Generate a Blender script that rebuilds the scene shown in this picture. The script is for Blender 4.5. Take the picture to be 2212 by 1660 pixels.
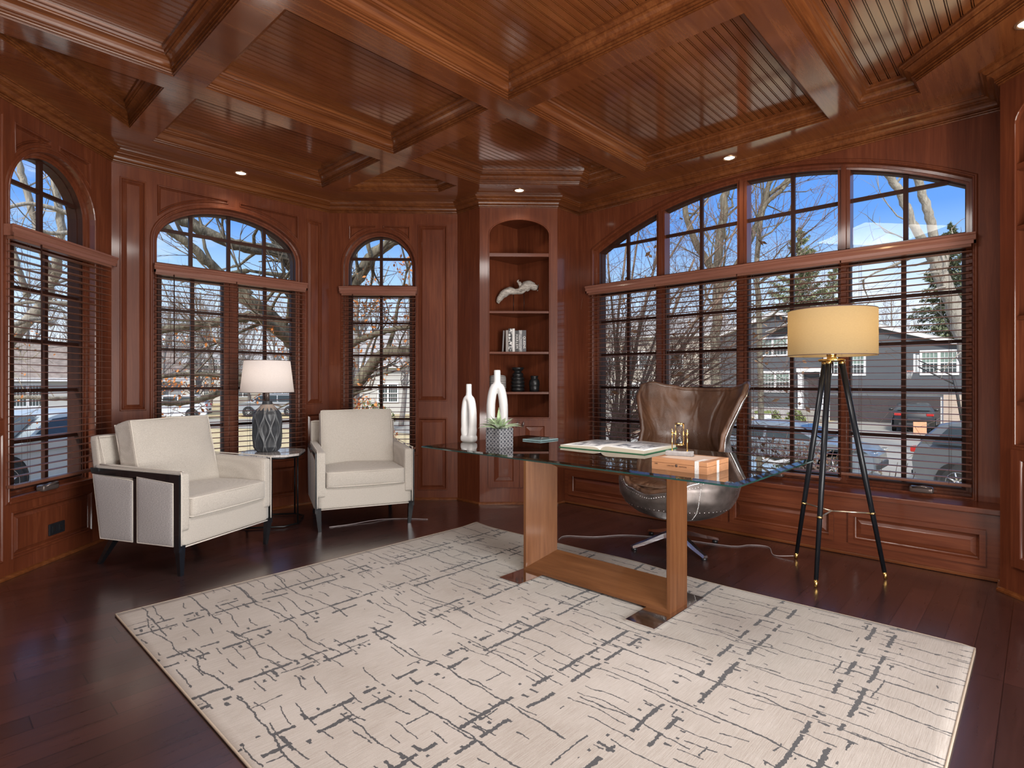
import bpy, bmesh, math, random
from mathutils import Vector, Matrix, Euler, noise
from mathutils.geometry import tessellate_polygon
PI = math.pi
rad = math.radians
S = bpy.context.scene
COL = S.collection
for o in list(bpy.data.objects):
    bpy.data.objects.remove(o)

# ------------------------------------------------------------ camera
cam_d = bpy.data.cameras.new('camera'); cam = bpy.data.objects.new('camera', cam_d); COL.objects.link(cam)
HEAD = rad(43.2)
cam.location = (0, 0, 1.25)
cam.rotation_euler = (rad(90), 0, HEAD - rad(90))
cam_d.sensor_fit = 'HORIZONTAL'; cam_d.sensor_width = 36.0
cam_d.lens = 36.0 * 1218 / 2212
cam_d.shift_y = -5.0 / 2212
cam_d.clip_start = 0.05; cam_d.clip_end = 500
S.camera = cam
S.view_settings.view_transform = 'Standard'
S.view_settings.look = 'None'
S.view_settings.exposure = 0.12
S.view_settings.gamma = 1.0
S.view_settings.use_curve_mapping = False

# ------------------------------------------------------------ sky
def make_world():
    w = bpy.data.worlds.new('sky'); S.world = w; w.use_nodes = True
    nt = w.node_tree; nt.nodes.clear()
    out = nt.nodes.new('ShaderNodeOutputWorld'); bg = nt.nodes.new('ShaderNodeBackground')
    tc = nt.nodes.new('ShaderNodeTexCoord'); sep = nt.nodes.new('ShaderNodeSeparateXYZ')
    nt.links.new(tc.outputs['Generated'], sep.inputs[0])
    cr = nt.nodes.new('ShaderNodeValToRGB'); e = cr.color_ramp.elements
    e[0].position = 0.0; e[0].color = (.56, .60, .64, 1)
    e[1].position = .75; e[1].color = (.50, .56, .63, 1)
    for p, c in ((.06, (.52, .58, .66, 1)), (.16, (.27, .42, .63, 1)), (.25, (.090, .225, .55, 1)), (.46, (.060, .170, .50, 1))):
        x = e.new(p); x.color = c
    nt.links.new(sep.outputs[2], cr.inputs[0])
    mp = nt.nodes.new('ShaderNodeMapping'); mp.inputs['Scale'].default_value = (1, 1, 2.6)
    nt.links.new(tc.outputs['Generated'], mp.inputs[0])
    no = nt.nodes.new('ShaderNodeTexNoise'); no.inputs['Scale'].default_value = 2.3
    no.inputs['Detail'].default_value = 6; no.inputs['Roughness'].default_value = .6
    nt.links.new(mp.outputs[0], no.inputs['Vector'])
    c2 = nt.nodes.new('ShaderNodeValToRGB'); c2.color_ramp.elements[0].position = .55; c2.color_ramp.elements[1].position = .78
    nt.links.new(no.outputs[0], c2.inputs[0])
    mx = nt.nodes.new('ShaderNodeMix'); mx.data_type = 'RGBA'
    nt.links.new(c2.outputs[0], mx.inputs[0]); nt.links.new(cr.outputs[0], mx.inputs[6])
    mx.inputs[7].default_value = (.60, .63, .67, 1)
    nt.links.new(mx.outputs[2], bg.inputs[0]); bg.inputs[1].default_value = 1.75
    nt.links.new(bg.outputs[0], out.inputs[0])
make_world()

def lamp(name, kind, loc, power, col=(1, 1, 1), size=.1, size_y=None, aim=None, spot=None):
    l = bpy.data.lights.new(name, kind); l.energy = power; l.color = col
    if kind == 'AREA':
        l.shape = 'RECTANGLE' if size_y else 'SQUARE'; l.size = size
        if size_y: l.size_y = size_y
    elif kind == 'SUN': l.angle = size
    else: l.shadow_soft_size = size
    if spot: l.spot_size = rad(spot); l.spot_blend = .7
    o = bpy.data.objects.new(name, l); COL.objects.link(o); o.location = loc
    if aim is not None:
        o.rotation_euler = Vector(aim).to_track_quat('-Z', 'Y').to_euler()
    return o
# sun behind the house: it lights the street, not the room
lamp('sun', 'SUN', (0, 0, 20), 4.0, (1, .94, .85), rad(9), aim=(.75, .35, -.62))
# added fill lamp behind the camera, shining in through an added wall opening
lamp('rear_fill', 'AREA', (1.50, -1.95, 1.30), 240, (1, .97, .93), 1.7, 2.2, aim=(.05, 1.0, .50))
lamp('overhead_fill', 'AREA', (1.60, 1.50, 3.10), 70, (1, .96, .92), 1.0, 1.0, aim=(.02, .02, -1))  # added fill lamp, out of view under the ceiling, with no fixture

# added unseen fill lamp, low behind the camera, aimed up to brighten the ceiling
lamp('bounce_fill', 'AREA', (-.35, -.30, .45), 58, (1, .97, .93), 1.1, .5, aim=(.45, .55, 1))

# ------------------------------------------------------------ object helpers
def tag(o, label=None, cat=None, group=None, kind=None):
    if label: o['label'] = label
    if cat: o['category'] = cat
    if group: o['group'] = group
    if kind: o['kind'] = kind
    return o
def thing(name, label, cat, loc=(0, 0, 0), rz=0, group=None):
    o = bpy.data.objects.new(name, None); COL.objects.link(o); o.empty_display_size = .1
    o.location = loc; o.rotation_euler = (0, 0, rz)
    return tag(o, label, cat, group)
def obj(name, bm, mats, parent=None, smooth=False, mw=None):
    me = bpy.data.meshes.new(name)
    if isinstance(bm, tuple):
        me.from_pydata(bm[0], [], bm[1])
        if len(bm) > 2: me.polygons.foreach_set('material_index', bm[2])
    else:
        bmesh.ops.recalc_face_normals(bm, faces=bm.faces) if getattr(bm, 'tagged', False) else None
        bm.to_mesh(me); bm.free()
    for m in (mats if isinstance(mats, (list, tuple)) else [mats]): me.materials.append(m)
    if smooth:
        me.polygons.foreach_set('use_smooth', [True] * len(me.polygons))
    me.update()
    o = bpy.data.objects.new(name, me); COL.objects.link(o)
    if parent: o.parent = parent
    if mw is not None: o.matrix_local = mw
    return o
def autosmooth(o, ang=40):
    me = o.data
    bm = bmesh.new(); bm.from_mesh(me)
    for f in bm.faces: f.smooth = True
    for e in bm.edges:
        if len(e.link_faces) == 2:
            e.smooth = e.calc_face_angle(0) < rad(ang)
    bm.to_mesh(me); bm.free()
    return o
def structure(name, bm, mats, parent=None, mw=None, smooth=False):
    o = obj(name, bm, mats, parent, smooth, mw)
    if not parent: o['kind'] = 'structure'
    return o
def NB(): return bmesh.new()
def fixn(bm):
    bmesh.ops.recalc_face_normals(bm, faces=bm.faces); return bm
def box(bm, x0, x1, y0, y1, z0, z1, m=None, mi=0, bev=0, seg=2):
    r = bmesh.ops.create_cube(bm, size=1)
    vs = r['verts']
    for v in vs:
        v.co = Vector(((x0 + x1) / 2 + v.co.x * (x1 - x0), (y0 + y1) / 2 + v.co.y * (y1 - y0), (z0 + z1) / 2 + v.co.z * (z1 - z0)))
    if m is not None:
        for v in vs: v.co = m @ v.co
    fs = set(f for v in vs for f in v.link_faces)
    for f in fs: f.material_index = mi
    if bev:
        es = list(set(e for v in vs for e in v.link_edges))
        r2 = bmesh.ops.bevel(bm, geom=es, offset=bev, segments=seg, affect='EDGES', profile=.5)
        for f in r2['faces']: f.material_index = mi
    return bm
def softbox(bm, c, h, r, n=10, puff=(0, 0, 0), m=None, mi=0, wob=0, seed=0):
    """rounded cushion-like box, centre c, half sizes h"""
    t = bmesh.new(); bmesh.ops.create_cube(t, size=2)
    bmesh.ops.subdivide_edges(t, edges=t.edges[:], cuts=n, use_grid_fill=True)
    for v in t.verts:
        u = v.co.copy()
        # concentrate samples near edges
        q = Vector([math.copysign(1 - (1 - abs(a)) ** 1.5 if abs(a) < 1 else 1, a) for a in u])
        p = Vector((q.x * h[0], q.y * h[1], q.z * h[2]))
        inn = Vector([max(-(h[i] - r), min(h[i] - r, p[i])) for i in range(3)])
        d = p - inn
        if d.length > 1e-9: p = inn + d.normalized() * r
        for i in range(3):
            j, k = (i + 1) % 3, (i + 2) % 3
            f = (1 - q[j] ** 2) * (1 - q[k] ** 2)
            p[i] += puff[i] * f * max(-1, min(1, u[i] * 1.2))
        if wob:
            nn = noise.noise_vector(p * 6 + Vector((seed, seed * 2, 0)))
            p += nn * wob
        v.co = p + Vector(c)
        if m is not None: v.co = m @ v.co
    me = bpy.data.meshes.new('t'); t.to_mesh(me); t.free()
    for p_ in me.polygons: p_.material_index = mi; p_.use_smooth = True
    bm.from_mesh(me); bpy.data.meshes.remove(me)
    return bm
def lathe(bm, prof, n=32, c=(0, 0, 0), mi=0, m=None, cap=True, fn=None):
    rings = []
    for r, z in prof:
        ring = []
        for k in range(n):
            a = 2 * PI * k / n
            rr = r if fn is None else fn(r, z, a)
            p = Vector((c[0] + rr * math.cos(a), c[1] + rr * math.sin(a), c[2] + z))
            if m is not None: p = m @ p
            ring.append(bm.verts.new(p))
        rings.append(ring)
    for a, b in zip(rings, rings[1:]):
        for k in range(n):
            f = bm.faces.new((a[k], a[(k + 1) % n], b[(k + 1) % n], b[k])); f.material_index = mi; f.smooth = True
    if cap:
        f = bm.faces.new(rings[0][::-1]); f.material_index = mi
        f = bm.faces.new(rings[-1]); f.material_index = mi
    return bm
def tube_data(pts, rads, sides, verts, faces, cap=True):
    pts = [Vector(p) for p in pts]; n = len(pts); base = len(verts)
    u = None
    for i, p in enumerate(pts):
        t = (pts[min(i + 1, n - 1)] - pts[max(i - 1, 0)])
        if t.length < 1e-9: t = Vector((0, 0, 1))
        t.normalize()
        if u is None:
            u = t.cross(Vector((0, 0, 1)))
            if u.length < .1: u = t.cross(Vector((1, 0, 0)))
        else:
            u = u - t * u.dot(t)
            if u.length < 1e-6: u = t.cross(Vector((1, .3, 0)))
        u.normalize(); w = t.cross(u)
        r = rads[i] if hasattr(rads, '__len__') else rads
        for k in range(sides):
            a = 2 * PI * k / sides
            verts.append(p + (u * math.cos(a) + w * math.sin(a)) * r)
    for i in range(n - 1):
        for k in range(sides):
            a = base + i * sides + k; b = base + i * sides + (k + 1) % sides
            faces.append((a, b, b + sides, a + sides))
    if cap:
        faces.append(tuple(base + k for k in range(sides))[::-1])
        faces.append(tuple(base + (n - 1) * sides + k for k in range(sides)))
def tube(bm, pts, rads, sides=8, mi=0, closed=False):
    v, f = [], []
    if closed: pts = list(pts) + [pts[0], pts[1]]
    tube_data(pts, rads, sides, v, f, not closed)
    bv = [bm.verts.new(p) for p in v]
    for q in f:
        try:
            ff = bm.faces.new([bv[i] for i in q]); ff.material_index = mi; ff.smooth = True
        except ValueError: pass
    return bm
def smooth_path(pts, n=8, closed=False):
    pts = [Vector(p) for p in pts]; out = []; L = len(pts)
    rng = range(L if closed else L - 1)
    for i in rng:
        if closed: p0, p1, p2, p3 = pts[i - 1], pts[i], pts[(i + 1) % L], pts[(i + 2) % L]
        else: p0, p1, p2, p3 = pts[max(i - 1, 0)], pts[i], pts[i + 1], pts[min(i + 2, L - 1)]
        for k in range(n):
            t = k / n
            out.append(.5 * ((2 * p1) + (p2 - p0) * t + (2 * p0 - 5 * p1 + 4 * p2 - p3) * t * t + (3 * p1 - p0 - 3 * p2 + p3) * t ** 3))
    if not closed: out.append(pts[-1])
    return out
def poly_area(l): return sum(a[0] * b[1] - b[0] * a[1] for a, b in zip(l, l[1:] + l[:1])) / 2
def ccw(l): return list(l) if poly_area(list(l)) > 0 else list(l)[::-1]
def inset(loop, d):
    """mitre-offset a CCW loop inward by d"""
    n = len(loop); out = []
    for i in range(n):
        a, b, c = Vector(loop[i - 1]), Vector(loop[i]), Vector(loop[(i + 1) % n])
        e1 = (b - a).normalized(); e2 = (c - b).normalized()
        n1 = Vector((-e1.y, e1.x)); n2 = Vector((-e2.y, e2.x))
        k = n1 + n2; den = 1 + n1.dot(n2)
        k = k / max(den, .35)
        out.append((b.x + k.x * d, b.y + k.y * d))
    return out
def slab(bm, outer, holes, y0, y1, mi=0, plane='xz', sides=True, back=True):
    """flat plate with holes; loops are 2D; extruded between y0 and y1"""
    def P(p, y):
        return Vector((p[0], y, p[1])) if plane == 'xz' else Vector((p[0], p[1], y))
    loops = [list(outer)] + [list(h) for h in holes]
    flat = [p for l in loops for p in l]
    tris = tessellate_polygon([[Vector((p[0], p[1], 0)) for p in l] for l in loops])
    for y in ((y0, y1) if back else (y0,)):
        vs = [bm.verts.new(P(p, y)) for p in flat]
        for t in tris:
            try:
                f = bm.faces.new([vs[i] for i in t]); f.material_index = mi
            except ValueError: pass
    if sides and y0 != y1:
        for l in loops:
            a = [bm.verts.new(P(p, y0)) for p in l]; b = [bm.verts.new(P(p, y1)) for p in l]
            for i in range(len(l)):
                j = (i + 1) % len(l)
                f = bm.faces.new((a[i], a[j], b[j], b[i])); f.material_index = mi
    return bm
def rings(bm, loop, prof, plane='xz', cap=True, mi=0, mis=None):
    """concentric mouldings: prof = [(inset, height)...] on a CCW loop"""
    prev = None
    for q, (d, y) in enumerate(prof):
        l = inset(loop, d) if d else loop
        cur = [bm.verts.new((p[0], y, p[1]) if plane == 'xz' else (p[0], p[1], y)) for p in l]
        if prev:
            for i in range(len(l)):
                j = (i + 1) % len(l)
                f = bm.faces.new((prev[i], prev[j], cur[j], cur[i])); f.material_index = (mis[q] if mis else mi)
        prev = cur; pl = l
    if cap:
        tris = tessellate_polygon([[Vector((p[0], p[1], 0)) for p in pl]])
        for t in tris:
            f = bm.faces.new([prev[i] for i in t]); f.material_index = mi
    return bm
def rect(x0, x1, z0, z1): return [(x0, z0), (x1, z0), (x1, z1), (x0, z1)]
def frame(x, y, deg): return Matrix.Translation((x, y, 0)) @ Matrix.Rotation(rad(deg), 4, 'Z')
def copy_tree(o, parent=None):
    c = o.copy(); COL.objects.link(c); c.parent = parent
    for ch in list(o.children): copy_tree(ch, c)
    return c
def ray_pt(px, py, d):
    """a point at depth d in front of the camera (used to lay out measured positions)"""
    r = (px - 1106) / 1218 * d; z = 1.25 + (825 - py) / 1218 * d
    c, s = math.cos(HEAD), math.sin(HEAD)
    return Vector((d * c + r * s, d * s - r * c, z))

# ------------------------------------------------------------ materials
class NT:
    def __init__(s, name):
        s.m = bpy.data.materials.new(name); s.m.use_nodes = True; s.t = s.m.node_tree
        s.b = s.t.nodes['Principled BSDF']; s.out = s.t.nodes['Material Output']
    def n(s, kind, **kw):
        x = s.t.nodes.new('ShaderNode' + kind)
        for k, v in kw.items(): setattr(x, k, v)
        return x
    def l(s, a, b): s.t.links.new(a, b)
    def put(s, sock, v):
        if hasattr(v, 'links') or isinstance(v, bpy.types.NodeSocket): s.l(v, sock)
        else: sock.default_value = v
    def math(s, op, a, b=0.0, c=None, clamp=False):
        x = s.n('Math', operation=op, use_clamp=clamp)
        s.put(x.inputs[0], a); s.put(x.inputs[1], b)
        if c is not None: s.put(x.inputs[2], c)
        return x.outputs[0]
    def coord(s, which='Object'): return s.n('TexCoord').outputs[which]
    def map(s, v, sc=(1, 1, 1), loc=(0, 0, 0), rot=(0, 0, 0)):
        x = s.n('Mapping'); x.inputs['Scale'].default_value = sc; x.inputs['Location'].default_value = loc; x.inputs['Rotation'].default_value = rot
        s.l(v, x.inputs[0]); return x.outputs[0]
    def noise(s, v, scale, detail=3, rough=.5, dist=0, out=0):
        x = s.n('TexNoise'); x.inputs['Scale'].default_value = scale; x.inputs['Detail'].default_value = detail
        x.inputs['Roughness'].default_value = rough; x.inputs['Distortion'].default_value = dist
        s.l(v, x.inputs['Vector']); return x.outputs[out]
    def sep(s, v):
        x = s.n('SeparateXYZ'); s.l(v, x.inputs[0]); return x.outputs
    def comb(s, a, b, c=0.0):
        x = s.n('CombineXYZ'); s.put(x.inputs[0], a); s.put(x.inputs[1], b); s.put(x.inputs[2], c); return x.outputs[0]
    def ramp(s, v, stops):
        x = s.n('ValToRGB'); e = x.color_ramp.elements
        e[0].position = stops[0][0]; e[0].color = (*stops[0][1], 1)
        e[1].position = stops[-1][0]; e[1].color = (*stops[-1][1], 1)
        for p, c in stops[1:-1]:
            q = e.new(p); q.color = (*c, 1)
        s.l(v, x.inputs[0]); return x.outputs[0]
    def mix(s, f, a, b, mode='MIX'):
        x = s.n('Mix', data_type='RGBA', blend_type=mode)
        s.put(x.inputs[0], f)
        for i, v in ((6, a), (7, b)):
            if isinstance(v, bpy.types.NodeSocket): s.l(v, x.inputs[i])
            else: x.inputs[i].default_value = (*v, 1) if len(v) == 3 else v
        return x.outputs[2]
    def bump(s, h, strength=.2, dist=.01):
        x = s.n('Bump'); x.inputs['Strength'].default_value = strength; x.inputs['Distance'].default_value = dist
        s.l(h, x.inputs['Height']); s.l(x.outputs[0], s.b.inputs['Normal'])
    def set(s, color=None, rough=None, metal=None, coat=None, coat_r=None, spec=None, emit=None, emit_s=None, trans=None, ior=None, sheen=None, sub=None, coat_ior=None):
        b = s.b.inputs
        def p(k, v):
            if v is None: return
            if isinstance(v, tuple) and len(v) == 3: v = (*v, 1)
            s.put(b[k], v)
        p('Base Color', color); p('Roughness', rough); p('Metallic', metal); p('Coat Weight', coat); p('Coat Roughness', coat_r); p('Coat IOR', coat_ior)
        p('Specular IOR Level', spec); p('Emission Color', emit); p('Emission Strength', emit_s); p('Transmission Weight', trans); p('IOR', ior); p('Sheen Weight', sheen)
        return s.m
def plain(name, color, rough=.5, metal=0, var=.08, vscale=8, bump=0, bscale=60, **kw):
    t = NT(name); v = t.coord()
    if var:
        f = t.noise(v, vscale, 4)
        c = t.ramp(f, [(.3, tuple(x * (1 - var) for x in color)), (.7, tuple(min(1, x * (1 + var)) for x in color))])
    else: c = color
    if bump: t.bump(t.noise(v, bscale, 3), bump, .005)
    return t.set(color=c, rough=rough, metal=metal, **kw)
def wood(name, axis, dark, mid, light, rough=.3, coat=.3, gs=1.0, bump=.05, figure=1.0, coat_r=.12, cior=1.5, spec=.4):
    """polished timber, grain running along axis"""
    t = NT(name); v = t.coord()
    long, wide = .9 * gs, 16 * gs
    sc = [wide] * 3; sc['xyz'.index(axis)] = long
    g = t.noise(t.map(v, tuple(sc)), 2.2, 6, .62, .6)
    sc2 = [60 * gs] * 3; sc2['xyz'.index(axis)] = 3 * gs
    g2 = t.noise(t.map(v, tuple(sc2)), 2.0, 3, .6)
    b = [1.7] * 3; b['xyz'.index(axis)] = .5
    blot = t.noise(t.map(v, tuple(b)), 1.6, 3, .55)
    f = t.math('ADD', t.math('MULTIPLY', g, .55 * figure), t.math('MULTIPLY', blot, 1 - .55 * figure))
    f = t.math('ADD', t.math('MULTIPLY', f, .86), t.math('MULTIPLY', g2, .14))
    c = t.ramp(f, [(.30, dark), (.50, mid), (.70, light)])
    if bump: t.bump(g2, bump, .002)
    return t.set(color=c, rough=rough, coat=coat, coat_r=coat_r, coat_ior=cior, spec=spec)
CH_D, CH_M, CH_L = (.066, .0150, .0062), (.120, .0295, .0115), (.195, .0560, .0220)
CO_D, CO_M, CO_L = (.070, .0165, .0048), (.145, .0415, .0115), (.245, .0820, .0235)
M = {}
M['wall'] = wood('cherry_panelling', 'z', CH_D, CH_M, CH_L, .40, .40, coat_r=.10, cior=1.5, spec=.25)
M['wall_h'] = wood('cherry_rail', 'x', CH_D, CH_M, CH_L, .36, .45, spec=.3)
M['ceil'] = wood('cherry_ceiling', 'x', CO_D, CO_M, CO_L, .32, 1.0, coat_r=.12, cior=3.0, spec=.2)
M['bead'] = wood('cherry_beadboard', 'x', CO_D, CO_M, CO_L, .26, 1.0, figure=.8, coat_r=.12, cior=2.7, spec=.2)
M['crown'] = wood('cherry_crown', 'x', (.048, .0120, .0038), (.125, .0360, .0100), (.230, .080, .0240), .30, .5, spec=.3)
M['niche'] = wood('cherry_interior', 'z', CH_D, CH_M, CH_L, .45, .1, spec=.25)
M['sash'] = wood('dark_window_timber', 'z', (.016, .006, .0045), (.036, .0125, .008), (.055, .019, .012), .5, .0, spec=.2)
M['blind'] = wood('cherry_slat', 'x', (.12, .045, .027), (.18, .072, .045), (.24, .105, .068), .45, .10, spec=.3)
M['valance'] = wood('cherry_valance', 'x', (.15, .055, .036), (.22, .088, .060), (.29, .125, .088), .34, .3)
M['walnut'] = wood('walnut_veneer', 'z', (.085, .030, .011), (.150, .058, .022), (.220, .095, .038), .42, .10, gs=.8, spec=.2)
M['walnut_y'] = wood('walnut_rail', 'y', (.085, .030, .011), (.150, .058, .022), (.220, .095, .038), .42, .10, gs=.8, spec=.2)
def floor_mat():
    t = NT('dark_hardwood'); v = t.coord(); X, Y, Z = t.sep(v)
    pw = .115
    row = t.math('FLOOR', t.math('DIVIDE', Y, pw))
    wn = t.n('TexWhiteNoise', noise_dimensions='1D'); t.l(row, wn.inputs['W'])
    off = t.math('MULTIPLY', wn.outputs[0], 7.3)
    xx = t.math('ADD', X, off)
    col = t.math('FLOOR', t.math('DIVIDE', xx, 1.05))
    w2 = t.n('TexWhiteNoise', noise_dimensions='2D'); t.l(t.comb(row, col), w2.inputs['Vector'])
    fy = t.math('FRACT', t.math('DIVIDE', Y, pw)); fx = t.math('FRACT', t.math('DIVIDE', xx, 1.05))
    gy = t.math('LESS_THAN', t.math('ABSOLUTE', t.math('SUBTRACT', fy, .5)), .485)
    gx = t.math('LESS_THAN', t.math('ABSOLUTE', t.math('SUBTRACT', fx, .5)), .498)
    gap = t.math('MULTIPLY', gy, gx)
    g = t.noise(t.map(v, (1.5, 22, 1)), 2.5, 6, .6, .5)
    f = t.math('ADD', t.math('MULTIPLY', g, .6), t.math('MULTIPLY', w2.outputs[0], .4))
    c = t.ramp(f, [(.2, (.027, .0120, .0112)), (.55, (.048, .0185, .0165)), (.85, (.084, .0290, .0240))])
    c = t.mix(gap, (.008, .003, .003), c)
    t.bump(t.math('ADD', t.math('MULTIPLY', g, .15), gap), .12, .002)
    return t.set(color=c, rough=t.math('ADD', t.math('MULTIPLY', g, .15), .22), coat=1.0, coat_r=.20, coat_ior=1.8)
M['floor'] = floor_mat()
def fabric(name, c1, c2, scale=260, rough=.9, bump=.25, streak=(1, 1, 1), lo=.38, hi=.62, cross='X'):
    t = NT(name); v = t.coord()
    n1 = t.noise(t.map(v, tuple(scale * q for q in streak)), 1, 2, .6)
    w = t.n('TexWave', wave_type='BANDS', bands_direction='Z'); w.inputs['Scale'].default_value = 120; w.inputs['Distortion'].default_value = 1.5
    t.l(v, w.inputs[0])
    w2 = t.n('TexWave', wave_type='BANDS', bands_direction=cross); w2.inputs['Scale'].default_value = 120; w2.inputs['Distortion'].default_value = 1.5
    t.l(v, w2.inputs[0])
    f = t.math('ADD', t.math('MULTIPLY', n1, .8), t.math('MULTIPLY', t.math('ADD', w.outputs[1], w2.outputs[1]), .1))
    c = t.ramp(f, [(lo, c1), (hi, c2)])
    t.bump(f, bump, .002)
    return t.set(color=c, rough=rough, sheen=.3)
M['linen'] = fabric('cream_linen', (.44, .40, .35), (.60, .56, .50))
M['piping'] = fabric('cream_piping', (.62, .57, .50), (.72, .67, .60))
M['tweed'] = fabric('grey_tweed', (.27, .26, .26), (.52, .50, .50), 260, streak=(0, .35, 1.2), lo=.34, hi=.64, cross='Y')
M['black_wood'] = plain('black_lacquer', (.008, .009, .011), .25, coat=.5)
M['black_metal'] = plain('black_metal', (.012, .012, .013), .35, .6)
M['black_satin'] = plain('black_satin', (.010, .012, .016), .32, .2)
M['white_cer'] = plain('white_ceramic', (.66, .66, .65), .42, var=.02)
M['black_cer'] = plain('black_ceramic', (.009, .010, .011), .38)
M['brass'] = plain('brass', (.78, .50, .16), .25, 1)
M['gold'] = plain('polished_gold', (.80, .56, .22), .22, 1)
M['chrome'] = plain('chrome', (.78, .78, .78), .06, 1, var=0)
M['alu'] = plain('brushed_metal_plate', (.27, .235, .22), .48, .9, var=.45, vscale=9)
M['silver'] = plain('polished_aluminium', (.68, .69, .72), .18, 1)
M['rivet'] = plain('rivet_steel', (.85, .85, .85), .2, 1)
M['cord'] = plain('clear_cord', (.35, .30, .30), .3)
M['plate_black'] = plain('black_plastic', (.012, .013, .016), .35)
def glass_mat(name, tint=(1, 1, 1), refl=1.0, rough=0.0, ior=1.45):
    t = NT(name); t.t.nodes.remove(t.b)
    tr = t.n('BsdfTransparent'); tr.inputs[0].default_value = (*tint, 1)
    gl = t.n('BsdfGlossy'); gl.inputs['Roughness'].default_value = rough
    geo = t.n('NewGeometry'); dt = t.n('VectorMath', operation='DOT_PRODUCT'); mx = t.n('MixShader')
    t.l(geo.outputs['Normal'], dt.inputs[0]); t.l(geo.outputs['Incoming'], dt.inputs[1])
    f0 = ((ior - 1) / (ior + 1)) ** 2
    q = t.math('POWER', t.math('SUBTRACT', 1.0, t.math('ABSOLUTE', dt.outputs['Value']), clamp=True), 5.0)
    fr = t.math('ADD', t.math('MULTIPLY', q, 1 - f0), f0)
    t.l(t.math('MULTIPLY', fr, refl, clamp=True), mx.inputs[0])
    t.l(tr.outputs[0], mx.inputs[1]); t.l(gl.outputs[0], mx.inputs[2]); t.l(mx.outputs[0], t.out.inputs[0])
    return t.m
M['pane'] = glass_mat('window_glass', (.97, .98, .98), .5)
M['table_glass'] = glass_mat('table_glass', (.95, .98, .97), 1.5, ior=1.6)
M['glass_edge'] = plain('glass_edge', (.010, .055, .050), .06, 0, var=.3, coat=1.0, spec=1.0)
M['bevel_glass'] = glass_mat('bevelled_glass', (.50, .62, .60), 1.0, .03, ior=1.55)
M['clear'] = glass_mat('clear_glass', (.95, .96, .97), 1.2, ior=1.5)
def emis(name, col, s):
    t = NT(name); return t.set(color=(.1, .1, .1), emit=col, emit_s=s)
M['lamp_disc'] = emis('lit_lens', (1, .93, .82), 6)
def shade_mat(name, col, tr=.5, wv=1.0):
    t = NT(name); v = t.coord()
    t.t.nodes.remove(t.b)
    n1 = t.noise(t.map(v, (90, 90, 260)), 1, 2, .6)
    c = t.ramp(n1, [(.3, tuple(x * .93 for x in col)), (.7, col)])
    d = t.n('BsdfDiffuse'); k = t.n('BsdfTranslucent'); mx = t.n('MixShader'); mx.inputs[0].default_value = tr
    t.l(c, d.inputs[0]); t.l(c, k.inputs[0]); t.l(d.outputs[0], mx.inputs[1]); t.l(k.outputs[0], mx.inputs[2]); t.l(mx.outputs[0], t.out.inputs[0])
    return t.m
M['shade_warm'] = shade_mat('drum_shade_linen', (.43, .345, .205), .5)
M['shade_white'] = shade_mat('white_shade', (.82, .78, .77), .5)
# ------------------------------------------------------------ room shell
ZC, ZS, ZB = 3.02, 3.12, 3.24           # crown foot, beam underside, beadboard
WALLP = [(1.1, 5.45), (3.0, 5.45), (3.95, 4.5), (3.95, 4.16), (4.51, 3.6), (4.87, 3.6), (4.87, .18), (4.45, .18),
         (3.89, -.38), (3.2, -1.6), (.6, -1.6), (-.9, -.1), (-.9, 3.45)]
POLY = ccw(WALLP)

def build_floor():
    bm = NB()
    big = inset(POLY, -.30)
    slab(bm, big, [], 0.0, -.25, plane='xy')
    structure('floor', fixn(bm), M['floor'])
    bm = NB(); rings(bm, POLY, [(.018, 0.001), (.018, .012), (.010, .022), (0, .026)], plane='xy', cap=False)
    rings(bm, POLY, [(.004, .001), (.004, .02)], plane='xy', cap=False)
    structure('baseboard_room', bm, M['crown'], smooth=False)
build_floor()

def clip_rect(poly, x0, x1, y0, y1):
    def clip(p, f, inter):
        out = []
        for i in range(len(p)):
            a, b = p[i - 1], p[i]
            if f(b):
                if not f(a): out.append(inter(a, b))
                out.append(b)
            elif f(a): out.append(inter(a, b))
        return out
    def ix(v):
        return lambda a, b: (v, a[1] + (b[1] - a[1]) * (v - a[0]) / (b[0] - a[0]))
    def iy(v):
        return lambda a, b: (a[0] + (b[0] - a[0]) * (v - a[1]) / (b[1] - a[1]), v)
    p = list(poly)
    for f, g in ((lambda q: q[0] >= x0, ix(x0)), (lambda q: q[0] <= x1, ix(x1)), (lambda q: q[1] >= y0, iy(y0)), (lambda q: q[1] <= y1, iy(y1))):
        if not p: return p
        p = clip(p, f, g)
    o = []
    for q in p:
        if not o or (Vector(q) - Vector(o[-1])).length > .012: o.append(q)
    if len(o) > 2 and (Vector(o[0]) - Vector(o[-1])).length < .012: o.pop()
    return o

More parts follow.
